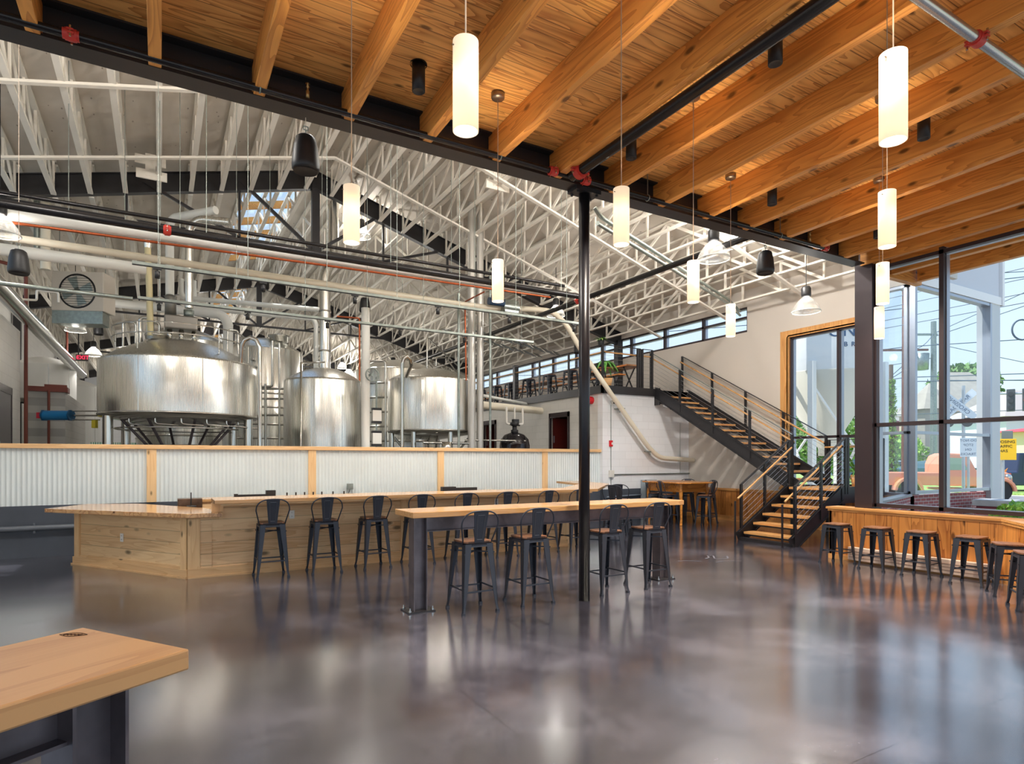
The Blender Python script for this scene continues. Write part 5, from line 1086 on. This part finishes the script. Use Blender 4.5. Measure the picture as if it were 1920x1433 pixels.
t = empty('electrical_cabinet', 'grey cabinet standing against the block wall behind the antique table', 'cabinet', (11.3, 12.3, 0)); MB().box(-.2, .2, -.12, .08, .0, 1.05).build('body', mat('cabinet_grey', rgb(150, 164, 172), .5), t, bevel=.01)
t = empty('fire_department_valve', 'red round valve sticking out of the block wall beside the column', 'valve', (9.78, 12.85, 3.14)); MB().tube([(.06, 0, 0), (-.14, 0, 0)], .1, 18).tube([(-.14, 0, 0), (-.2, 0, 0)], .13, 18).build('body', mat('alarm_red', rgb(206, 24, 36), .4), t); MB().tube([(-.2, 0, 0), (-.215, 0, 0)], .1, 18).build('cap', BLK, t)
# corrugated air curtain panels / hanging metal conveyor near the mezzanine
for k, (dx, l) in enumerate(((0, 'nearer'), (.55, 'farther'))):
    m = MB()
    for i in range(18):
        a = i / 18; b = (i + 1) / 18; p = Vector((8.0 + dx, 18.2 - dx, 5.75)).lerp(Vector((10.2 + dx * .6, 15.9 - dx, 4.75)), a); q = Vector((8.0 + dx, 18.2 - dx, 5.75)).lerp(Vector((10.2 + dx * .6, 15.9 - dx, 4.75)), b); w = Vector((.28, .28, 0)); h = Vector((0, 0, .03 if i % 2 else 0)); m.quad(p - w + h, p + w + h, q + w + h, q - w + h)
    tag(m.build('sheet_metal_panel', GALV), l + ' slanting galvanised corrugated panel hanging by the clerestory', 'panel')
# plants
def fronds(name, label, loc, n, L, drop, w, m, pot=None, seed=1, cat='plant', up=.8):
    r = random.Random(seed); t = empty(name, label, cat, loc); mb_ = MB()
    for k in range(n):
        a = 2 * PI * k / n + r.uniform(-.3, .3); l = L * r.uniform(.6, 1.1); u = up * r.uniform(.5, 1.1); P_ = []
        for i in range(7):
            s = i / 6; P_.append(Vector((math.cos(a) * l * s, math.sin(a) * l * s, l * (u * s - drop * s * s))))
        side = Vector((-math.sin(a), math.cos(a), 0))
        for i in range(6):
            w0 = w * math.sin(PI * (i / 6) ** .7); w1 = w * math.sin(PI * ((i + 1) / 6) ** .7); mb_.quad(P_[i] - side * w0, P_[i] + side * w0, P_[i + 1] + side * w1, P_[i + 1] - side * w1)
    f = mb_.build('foliage', m, t); f['kind'] = 'stuff'
    if pot: pr, ph, pm = pot; MB().lathe([(0, -ph), (pr * .75, -ph), (pr, 0), (pr * .9, 0), (pr * .85, -.03), (0, -.03)], n=20).build('pot', pm, t)
    return t
POT = mat('tan_pot', rgb(206, 160, 106), .6)
fronds('potted_plant', 'trailing green plant on a hanging wooden tray at the mezzanine corner', (10.1, 12.62, 4.12), 16, .42, 1.3, .05, PALM, (.08, .12, BLK), 3, up=.7)
fronds('potted_plant', 'small leafy plant on top of the mezzanine corner post', (9.95, 12.6, 4.72), 16, .22, .9, .04, LEAFD, (.09, .2, BLK), 5)
tag(MB().lathe([(0, 0), (.13, 0), (.17, .24), (.15, .24), (.14, .2), (0, .2)], n=20).build('basket_pot', POT), 'tan banded pot on the mezzanine floor behind the cables', 'pot').location = (10.15, 12.65, 3.47)
tag(MB().box(-.16, .16, -.1, .1, 0, .03).build('plant_shelf', TQ), 'small wooden shelf under the trailing mezzanine plant', 'shelf').location = (10.1, 12.62, 3.97)
tag(MB().box(9.98, 10.0, 12.55, 12.57, 3.47, 4.5).build('plant_stand', BLACK), 'thin black stand for the mezzanine corner plants', 'stand')
fronds('palm', 'potted palm on the stair landing in front of the tall window', (12.55, 7.4, 1.27), 20, .75, .9, .03, PALM, (.13, .25, POT), 8, up=1.5)

# ================================================================== OUTSIDE
struct(MB().box(-60, 9.9, -60, -4.3, -.25, -.06).build('ground', mat('terrace_bounce', rgb(176, 172, 164), .8, 0, .06, 1)), 'unseen pale terrace behind the camera, added to bounce sunlight indoors', 'ground')  # added out of view as a sunlit bounce surface for the pine ceiling
struct(MB().box(11.5, 34, -30, 40, -.25, -.06).box(9.9, 11.5, -30, 5.5, -.25, -.06).box(13.8, 34, 5.5, 40, -.24, -.055).build('ground', mat('sidewalk', rgb(188, 180, 168), .85, 0, .06, 1)), 'pale pavement outside the bay window', 'ground')
struct(MB().box(27, 33, -60, 60, -.1, -.05).build('ground', mat('street_asphalt', rgb(132, 130, 134), .85, 0, .08, 2)), 'grey road in front of the building', 'ground')
struct(MB().box(34, 62, -60, 80, -.2, .02).build('ground', GRASS), 'lawn across the road', 'ground'); struct(MB().box(60, 220, -160, 160, -.3, -.02).build('ground', MATS['street_asphalt']), 'far street surface', 'ground')
# silo
si = empty('grain_silo', 'large white silo with conical bottom outside the tall window', 'silo', (18.9, 12.2, 0))
SW = mat('silo_white', rgb(232, 232, 230), .45); SC = mat('silo_cone_cream', rgb(226, 220, 205), .5)
MB().lathe([(1.6, 4.35), (1.6, 9.5), (.2, 10.2), (0, 10.2)], n=56).build('cylinder', SW, si)
MB().lathe([(1.6, 4.35), (1.62, 4.33), (.22, 1.95), (.22, 1.7), (0, 1.7)], n=56).build('cone', SC, si)
for a in (.35, 1.92, 3.49, 5.06): MB().box(-.09, .09, -.09, .09, -.1, 4.6).build('leg', SW, si).location = (1.66 * math.cos(a), 1.66 * math.sin(a), 0)
for a in (.35, 1.92, 3.49, 5.06):
    c_, s_, c2, s2 = math.cos(a), math.sin(a), math.cos(a + PI / 2), math.sin(a + PI / 2)
    MB().bar((1.66 * c_, 1.66 * s_, 3.9), (1.66 * c2, 1.66 * s2, .6), .06, .06).build('brace', SW, si)
NAVY = mat('navy_lettering', rgb(70, 100, 135), .5)
base_a = math.atan2(-12.2, -18.9)
for ch, zc, sz, off in (('N', 5.46, .5, .66), ('E', 5.46, .5, .97), ('B', 5.06, .2, .55), ('R', 5.06, .2, .77), ('E', 5.06, .2, .99), ('O', 5.46, .5, .27)):
    a = base_a + off / 1.6 * 1.0; px_, py_ = 1.61 * math.cos(a), 1.61 * math.sin(a)
    text(ch, sz, NAVY, si, (px_, py_, zc), (PI / 2, 0, a + PI / 2), name='lettering', depth=.006)
for x, y, r, l in ((16.6, 12.35, .13, 'thick white fill pipe'), (16.9, 12.9, .09, 'slimmer white fill pipe')): pipe('fill_pipe', l + ' standing before the silo', [(x, y, -.06), (x, y, 9)], r, SW, 16)
# old pickup truck
SAL = mat('salmon_paint', rgb(238, 158, 122), .4)
ax = Vector((3.426, -3.132, 0)).normalized(); tr = empty('vintage_pickup', 'old salmon pink pickup truck parked outside the bay window', 'truck', (27.15, 12.6, -.05), math.atan2(ax.y, ax.x))
MB().box(-2.3, -.35, -.72, .72, .62, 1.12).build('cargo_bed', SAL, tr, bevel=.03)
cab = [(-.35, .6), (-.35, 1.45), (-.22, 1.78), (.0, 1.88), (.5, 1.86), (.68, 1.72), (.95, 1.15), (.95, .6)]
MB().extr(cab, (0, -.68, 0), (1, 0, 0), (0, 0, 1), (0, 1, 0), 1.36).build('cab', SAL, tr, bevel=.05)
MB().extr([(-.15, 1.22), (-.12, 1.62), (.02, 1.7), (.42, 1.68), (.62, 1.22)], (0, -.69, 0), (1, 0, 0), (0, 0, 1), (0, 1, 0), .02).extr([(-.15, 1.22), (-.12, 1.62), (.02, 1.7), (.42, 1.68), (.62, 1.22)], (0, .67, 0), (1, 0, 0), (0, 0, 1), (0, 1, 0), .02).build('side_window', mat('truck_glass', rgb(150, 180, 150), .1), tr)
MB().extr([(.9, .55), (.9, 1.18), (1.7, 1.22), (2.15, 1.12), (2.28, .95), (2.30, .5)], (0, -.42, 0), (1, 0, 0), (0, 0, 1), (0, 1, 0), .84).build('hood', SAL, tr, bevel=.08)
for s in (-1, 1):
    for x in (-1.5, 1.65):
        MB().tube([(x, s * .62, .42), (x, s * .82, .42)], .40, 24).build('wheel', BLK, tr)
        a_ = [(x + .52 * math.cos(k * PI / 10), .42 + .52 * math.sin(k * PI / 10)) for k in range(11)]; b_ = [(x + .41 * math.cos(k * PI / 10), .42 + .41 * math.sin(k * PI / 10)) for k in range(10, -1, -1)]
        MB().extr(a_ + b_, (0, s * .74 - .2, 0), (1, 0, 0), (0, 0, 1), (0, 1, 0), .4).build('fender', SAL, tr, bevel=.03)
    MB().ball((2.0, s * .62, .95), .13).build('headlamp', CHROME, tr)
MB().box(-.2, .9, -.85, .85, .42, .5).build('running_board', SAL, tr); m = MB()
for k in range(12): m.box(2.28, 2.31, -.24, .24, .56 + k * .045, .58 + k * .045)
m.box(2.27, 2.29, -.26, .26, .5, 1.1); m.build('grille', mat('grille_red', rgb(176, 96, 80), .4), tr)
MB().extr([(2.05, 1.15), (2.12, 1.32), (2.2, 1.2), (2.3, 1.3), (2.24, 1.14)], (0, -.01, 0), (1, 0, 0), (0, 0, 1), (0, 1, 0), .02).build('hood_ornament', mat('ornament_orange', rgb(250, 160, 50), .4), tr)
def car(name, label, x, y, rz_, m, L=4.6, h=1.5, truck=False):
    c = empty(name, label, 'car', (x, y, -.05), rz_); w = .9
    body = [(-L / 2, .35), (-L / 2, .9), (-L / 2 + .1, 1.0), (-L * .22, 1.02) if truck else (-L * .42, h - .05), (-L * .2, h) if truck else (-L * .3, h), (L * .1, h), (L * .24, 1.0), (L / 2 - .1, .88), (L / 2, .7), (L / 2, .35)]
    MB().extr(body, (0, -w, 0), (1, 0, 0), (0, 0, 1), (0, 1, 0), 2 * w).build('body', m, c, bevel=.06)
    win = [(-L * .18, 1.02), (-L * .17, h - .08), (L * .09, h - .08), (L * .2, 1.02)]
    MB().extr(win, (0, -w - .01, 0), (1, 0, 0), (0, 0, 1), (0, 1, 0), .02).build('side_window', mat('car_glass', rgb(60, 70, 85), .1), c)
    for s in (-1, 1):
        for xx in (-L * .31, L * .31): MB().tube([(xx, s * (w - .2), .34), (xx, s * (w + .01), .34)], .34, 20).build('wheel', BLK, c)
    return c
car('pickup_truck', 'dark blue pickup passing behind the vintage truck', 37.9, 13.6, math.atan2(-.5, .866), mat('navy_car', rgb(52, 62, 92), .3), 6.2, 1.95, True)
car('car', 'dark blue van seen through the left pane of the bay window', 47.5, 27.2, math.atan2(-.5, .866), mat('blue_car', rgb(90, 115, 165), .3), 4.8, 1.9)
car('car', 'pale blue car beside the van across the road', 56, 30.0, math.atan2(-.5, .866), mat('pale_car', rgb(190, 205, 215), .3)); car('car', 'dark teal car farther right across the road', 57.5, 26.4, math.atan2(-.5, .866), mat('teal_car', rgb(70, 100, 110), .3))
# houses
def house(name, label, x, y, w, d_, h, roofh, wall, roof, rz_=-.52, extra=None):
    t = empty(name, label, 'house', (x, y, -.1), rz_); MB().box(-w / 2, w / 2, -d_ / 2, d_ / 2, 0, h).build('wall', wall, t)
    e = .5; m = MB(); m.add([(-w / 2 - e, -d_ / 2 - e, h), (w / 2 + e, -d_ / 2 - e, h), (w / 2 + e, d_ / 2 + e, h), (-w / 2 - e, d_ / 2 + e, h), (-w * .15, 0, h + roofh), (w * .15, 0, h + roofh)], [(0, 1, 5, 4), (1, 2, 5), (2, 3, 4, 5), (3, 0, 4), (3, 2, 1, 0)]); m.build('roof', roof, t)
    nx = max(2, int(w / 2.2))
    for fz in range(int(h // 3)):
        for i in range(nx):
            xx = -w / 2 + w * (i + .5) / nx; f = MB().box(xx - .45, xx + .45, -d_ / 2 - .06, -d_ / 2, fz * 3 + 1.0, fz * 3 + 2.4).build('window', mat('house_window', rgb(110, 125, 140), .2), t)
            MB().box(xx - .55, xx + .55, -d_ / 2 - .1, -d_ / 2 - .04, fz * 3 + .9, fz * 3 + 1.0).box(xx - .55, xx + .55, -d_ / 2 - .1, -d_ / 2 - .04, fz * 3 + 2.4, fz * 3 + 2.5).build('trim', mat('house_trim', rgb(240, 238, 230), .6), f)
    return t
TANR = mat('slate_roof', rgb(176, 166, 152), .8, 0, .1, 1)
hs = house('victorian_house', 'tan house with steep grey roofs behind the reflected railway crossing sign', 80.5, 35.6, 8.7, 8, 6.9, 4.9, mat('tan_siding', rgb(216, 196, 158), .7), TANR)
MB().lathe([(2.0, 0), (2.0, 7.2), (2.5, 7.2), (1.2, 9.0), (.05, 10.2)], (-5.2, -2.6, 0), 8, False).build('turret', TANR, hs)
house('white_house', 'white sided house behind the traffic lights', 67.5, 24.8, 8.5, 7, 5.3, 2.6, mat('white_siding', rgb(232, 234, 240), .7), mat('grey_roof', rgb(180, 170, 165), .8))
hb = house('corner_shop', 'cream corner building with red awning at the right edge', 56.5, 18.2, 8.5, 5, 3.6, .5, mat('cream_brick', rgb(240, 226, 190), .7), mat('red_eave', rgb(225, 70, 80), .6))
AW = mat('red_awning', rgb(232, 80, 100), .6)
for x in (-1.6, 1.3): MB().extr([(0, 0), (0, .9), (-.35, .75), (-.7, .3), (-.75, 0)], (x, -2.5, 1.5), (0, 1, 0), (0, 0, 1), (1, 0, 0), 2.0).build('awning', AW, hb)
house('brick_house', 'red brick house between the pole and the middle mullion', 96.6, 48.9, 10.3, 8, 7.1, 2.3, mat('red_brick_far', rgb(196, 110, 100), .8), TANR); house('porch_house', 'small pale house at the left pane of the bay window', 78, 52, 9, 8, 5, 3, mat('pale_siding', rgb(222, 212, 190), .8), TANR)
# trees, shrubs
def bush(name, label, x, y, z, r, m, h=1.0, n=260, leaf=.1, seed=1, trunk=None, cat='shrub'):
    q = random.Random(seed); t = empty(name, label, cat, (x, y, z)); b = MB()
    for i in range(n):
        a, u = q.uniform(0, 2 * PI), q.uniform(-.7, 1); rr = r * (q.random() ** .35); s_ = math.sqrt(1 - u * u); p = Vector((rr * s_ * math.cos(a), rr * s_ * math.sin(a), rr * u * h + r * h * .7))
        d1 = Vector((q.gauss(0, 1), q.gauss(0, 1), q.gauss(0, 1))).normalized(); d2 = d1.cross(Vector((q.gauss(0, 1), q.gauss(0, 1), q.gauss(0, 1)))).normalized(); l = leaf * q.uniform(.7, 1.3)
        b.quad(p - d1 * l, p - d2 * l * .5, p + d1 * l, p + d2 * l * .5)
    f = b.build('foliage', m, t); f['kind'] = 'stuff'
    if trunk: MB().tube([(0, 0, -trunk), (0, 0, r * h)], [.06 * r + .03, .03 * r + .02], 8).build('trunk', mat('bark', rgb(110, 88, 70), .9), t)
    return t
bush('garden_shrub', 'bright green leafy shrub beside the brick pier', 14.05, 5.1, -.05, .62, LEAF, .8, 900, .07, 2, .2); bush('garden_shrub', 'second bright green shrub at the right edge of the bay window', 14.7, 4.5, -.05, .75, LEAF, .85, 900, .07, 3, .2)
bush('low_shrub', 'dark green low shrub at the left foot of the bay window', 13.9, 8.05, .0, .5, LEAFD, .9, 600, .06, 4, .1); bush('low_shrub', 'small green bush between the silo and the pole outside', 15.8, 8.8, 0, .45, LEAF, 1, 500, .06, 5, .1)
fronds('ornamental_grass', 'tall blades of ornamental grass outside, before the brick curb', (17.5, 8.2, .0), 40, .9, .5, .012, GRASS, None, 12, 'grass', 1.6); fronds('ornamental_grass', 'second clump of ornamental grass outside the bay window', (18.6, 7.9, .0), 40, .8, .5, .012, GRASS, None, 13, 'grass', 1.6)
bush('tree', 'round green tree above the tan house roof', 101, 44, 9.5, 4.6, LEAFD, .75, 1500, .55, 6, 9.5, 'tree'); bush('tree', 'green tree behind the silo legs', 40, 26.5, .5, 2.8, LEAFD, 1, 1200, .3, 7, .6, 'tree'); bush('tree', 'green tree at the left pane behind the van', 66, 39, 0, 3.5, LEAFD, 1.1, 1200, .35, 8, .2, 'tree'); bush('tree', 'pale green tree behind the pole', 66, 34.5, 0, 2.6, LEAF, 1, 900, .35, 9, .2, 'tree')
t = empty('vine_covered_pole', 'slim pole overgrown with green ivy outside the left pane', 'pole', (29.2, 15.65, -.05)); MB().tube([(0, 0, 0), (0, 0, 6)], .09, 8).build('pole', mat('bark', rgb(110, 88, 70), .9), t)
b = MB(); q = random.Random(4)
for i in range(1500):
    z = q.uniform(.2, 5.3); a = q.uniform(0, 2 * PI); r = .38 * (1 - z / 9) * q.uniform(.4, 1); p = Vector((r * math.cos(a), r * math.sin(a), z)); d1 = Vector((q.gauss(0, 1), q.gauss(0, 1), q.gauss(0, 1))).normalized() * .12; d2 = d1.cross(Vector((0, 0, 1))) * .6; b.quad(p - d1, p - d2, p + d1, p + d2)
b.build('foliage', LEAF, t)['kind'] = 'stuff'
# utility poles and wires
PW = mat('pole_wood', rgb(132, 92, 78), .85, 0, .2, 4); WIRE = mat('overhead_wire', rgb(90, 105, 120), .6)
t = empty('utility_pole', 'brown wooden utility pole in the left half of the bay window', 'pole', (31.7, 16.33, -.05)); MB().tube([(0, 0, 0), (0, 0, 11.5)], [.17, .12], 12).build('pole', PW, t); MB().bar((-.9, .6, 7.0), (.9, -.6, 7.0), .1, .1).build('crossarm', PW, t); MB().box(-.3, .1, -.3, .1, 9.9, 10.4).build('transformer', GALV, t)
t = empty('utility_pole', 'grey utility pole with transformer beside the middle mullion', 'pole', (41.7, 19.8, -.05)); MB().tube([(0, 0, 0), (0, 0, 10.2)], [.2, .15], 12).build('pole', GALV, t); MB().bar((-1.6, 1.0, 9.4), (.2, -.1, 9.4), .12, .12).build('crossarm', GALV, t); MB().lathe([(0, 7.2), (.38, 7.2), (.42, 8.2), (0, 8.2)], (-.6, .4, 0), 14).build('transformer', GALV, t)
wi = [((31.7, 16.3, 7.1), (90, -20, 12)), ((31.7, 16.3, 7.0), (41.7, 19.8, 9.4)), ((31.7, 16.3, 9.9), (75, -16, 16)), ((31.7, 16.3, 10.6), (70, -18, 19)), ((31.7, 16.3, 5.6), (85, -18, 8.5)), ((31.7, 16.3, 5.4), (85, -17, 7.5)), ((41.7, 19.8, 9.4), (60, -10, 26)), ((41.7, 19.8, 9.2), (62, -10, 22)), ((25, 20, 9.5), (31.7, 16.3, 10.0)), ((18, 30, 8.5), (31.7, 16.3, 9.0)),
      ((20, 34, 7.0), (31.7, 16.3, 7.1)), ((20, 34, 5.0), (31.7, 16.3, 5.6)), ((41.7, 19.8, 6.5), (80, 0, 7.5)), ((41.7, 19.8, 8.8), (75, 10, 5.5)), ((31.7, 16.3, 6.3), (60, 40, 4.6)), ((31.7, 16.3, 6.0), (60, 44, 3.6)), ((28, 34, 4.2), (60, 0, 5.5)), ((28, 36, 6.3), (41.7, 19.8, 7.9)), ((18.5, 30, 11), (60, 2, 13))]
for i, (p, q_) in enumerate(wi):
    p, q_ = Vector(p), Vector(q_); sag = .25 + .1 * (i % 3); tag(MB().tube([p.lerp(q_, s / 8) - Vector((0, 0, sag * 4 * (s / 8) * (1 - s / 8))) for s in range(9)], .022, 5).build('overhead_wire', WIRE), 'thin overhead wire against the sky outside the bay window', 'wire', 'overhead wires outside')
for i, z in enumerate((6.2, 6.7, 7.4, 8.0)): tag(MB().tube([(22 + i, 5, z), (24 + i, 40, z + .3)], .012, 5).build('overhead_wire', WIRE), 'thin wire seen through the clerestory windows', 'wire', 'wires beyond the clerestory')
t = empty('wire_coil', 'coil of cable hanging on the overhead wires at the right edge', 'cable', (31.2, 11.45, 7.0), -.52); MB().tube([(.42 * math.cos(a * PI / 12), 0, .42 * math.sin(a * PI / 12)) for a in range(25)], .035, 6).build('coil', WIRE, t)
# signs and signals
SGN = mat('sign_post_grey', rgb(190, 195, 200), .4, .5); SW2 = mat('sign_white', rgb(225, 232, 240), .5)
def face(x, y): return math.atan2(y, x) - PI / 2      # turn a thing so that it faces the room
t = empty('crossing_sign_reflection', 'reflection of a crossed railway warning sign with lamps, built as an object, its lettering mirrored', 'sign', (22.7, 9.98, -.05), face(22.7, 9.98))  # a reflection in the lobby glass, modelled as a solid sign
MB().tube([(.08, .05, 0), (.08, .05, 4.05)], .05, 10).build('post', SGN, t)
for s in (1, -1):
    o = MB().box(-.62, .62, -.012, .012, -.115, .115).build('blade', SW2, t); o.location = (-.06, 0 if s > 0 else .03, 3.42); o.rotation_euler = (0, s * .78, 0)
    text('CROSSING' if s > 0 else 'RAILROAD', .17, NAVY, o, (0, -.016, 0), (PI / 2, 0, 0), name='lettering', sx=-1)
for x in (-.32, .18): MB().tube([(x, -.02, 2.85), (x, .12, 2.85)], .15, 18).build('signal_lamp', BLK, t)
MB().box(-.4, .4, .03, .08, 2.8, 2.86).build('lamp_arm', SGN, t); MB().lathe([(0, 0), (.3, 0), (.26, .5), (0, .5)], (.05, .1, 0), 12).build('base', SGN, t)
t = empty('track_sign_reflection', 'reflection of a white rectangular sign, built as an object with mirrored words, below the crossing sign', 'sign', (20.9, 8.98, -.05), face(20.9, 8.98))  # also a glass reflection, given a real panel and post
MB().tube([(0, .04, 0), (0, .04, 2.2)], .035, 8).build('post', SGN, t); pn = MB().box(-.2, .2, -.01, .01, 1.72, 2.28).build('sign_panel', SW2, t)
for i, w in enumerate(('DO NOT', 'STOP', 'ON', 'TRACKS')): text(w, .1, NAVY, pn, (0, -.013, 2.2 - i * .135), (PI / 2, 0, 0), name='lettering', depth=.002, sx=-1)
t = empty('opposing_traffic_sign', 'yellow sign with black words OPPOSING TRAFFIC at the right edge', 'sign', (24.3, 9.43, -.05), face(24.3, 9.43))
MB().tube([(0, .04, 0), (0, .04, 2.0)], .035, 8).build('post', SGN, t); pn = MB().box(-.34, .34, -.01, .01, 1.62, 2.32).build('sign_panel', mat('sign_yellow', rgb(255, 200, 40), .5), t, bevel=.004)
for i, w in enumerate(('OPPOSING', 'TRAFFIC', 'HAS')): text(w, .125, BLK, pn, (0, -.013, 2.22 - i * .15), (PI / 2, 0, 0), name='lettering', depth=.002)
t = empty('pedestrian_signal', 'pair of grey pedestrian signal boxes on a pole', 'signal', (24.6, 9.62, -.05), face(24.6, 9.62)); MB().tube([(0, .1, 0), (0, .1, 2.3)], .06, 10).build('post', SGN, t)
for x in (-.2, .17): MB().box(x - .15, x + .15, -.08, .1, 2.25, 2.6).build('signal_box', mat('signal_grey', rgb(120, 130, 128), .5), t, bevel=.02)
t = empty('traffic_light', 'traffic lights hanging from a horizontal arm at the right edge', 'traffic light', (36.6, 13.3, -.05), face(36.6, 13.3)); MB().tube([(1.6, 0, 0), (1.6, 0, 5.2)], .1, 10).build('post', SGN, t); MB().tube([(1.6, 0, 4.8), (-1.0, 0, 4.9)], .05, 8).build('arm', SGN, t)
for x, c1 in ((-.55, 0), (.05, 1)):
    b = MB().box(x - .17, x + .17, -.1, .1, 4.0, 5.1).build('signal_head', mat('signal_dark', rgb(90, 96, 100), .5), t, bevel=.03)
    for k in range(3): MB().tube([(x, -.18, 4.85 - k * .33), (x, -.1, 4.85 - k * .33)], .11, 14).build('signal_lens', mat('lens_%d' % (k if c1 else 3), [rgb(90, 50, 45), rgb(226, 120, 50), rgb(30, 150, 130), rgb(70, 74, 78)][k if c1 else 3], .4), b)

# ------------------------------------------------------------------ extra fittings over the tanks
pipe('vent_pipe', 'white pipe with an elbow dropping onto the big vessel drive', [(1.05, 14.5, 6.93), (.29, 15.40, 6.93), (.2, 15.45, 6.8), (.2, 15.0, 5.1)], .085, WPIPE, 14, .12)
pipe('vent_pipe', 'steel pipe with a round elbow beside the white vent pipe', [(1.3, 14.2, 6.62), (.73, 14.5, 6.68), (.55, 14.65, 6.5), (.55, 14.65, 4.8)], .08, STEEL, 14, .15)
pipe('filling_hose', 'translucent yellowish hose dropping from a steel pipe onto the big vessel', [(-.2, 14.3, 5.9), (-.17, 14.35, 5.0), (-.15, 14.38, 4.1)], .06, mat('hose_translucent', rgb(206, 194, 150), .35), 14)
pipe('vent_pipe', 'short steel pipe feeding the yellowish hose', [(-.5, 13.6, 6.15), (-.2, 14.25, 6.1), (-.2, 14.3, 5.85)], .07, STEEL, 14, .12)
for x, y, l in ((-.15, 14.3, 'left of the black speaker'), (6.1, 11.2, 'above the bar end')):
    t = empty('wooden_bracket', 'white painted board bracket fixed between roof trusses, ' + l, 'bracket', (x, y, rz(x) - .62)); MB().box(-.27, .27, -.02, .02, .12, .3).build('upper_board', WHITE, t); MB().box(-.25, .29, -.02, .02, -.16, .02).build('lower_board', WHITE, t); MB().box(-.09, .09, -.03, -.02, -.1, .34).build('plate', WHITE, t)
SC_ = mat('chalky_scuff', rgb(98, 96, 104), .5)
for i, (pts, w, l) in enumerate((([(7.05, 7.0), (7.2, 6.95), (7.35, 6.8)], .012, 'short pale scuff'), ([(7.6, 6.95), (7.75, 7.0), (7.85, 7.15), (7.95, 7.1), (7.7, 6.85), (7.9, 6.75), (8.1, 6.95)], .014, 'squiggly pale scuff'), ([(7.45, 6.6), (7.7, 6.65), (7.9, 6.5)], .01, 'second short pale scuff'))):
    m = MB(); P_ = bend([(x, y, .0015) for x, y in pts], .08, 4)
    for a, b in zip(P_[:-1], P_[1:]):
        d_ = (b - a).normalized(); n_ = Vector((-d_.y, d_.x, 0)) * w; m.quad(a - n_, b - n_, b + n_, a + n_)
    tag(m.build('floor_scuff', SC_), l + ' on the dark floor between the column and the stairs', 'scuff')
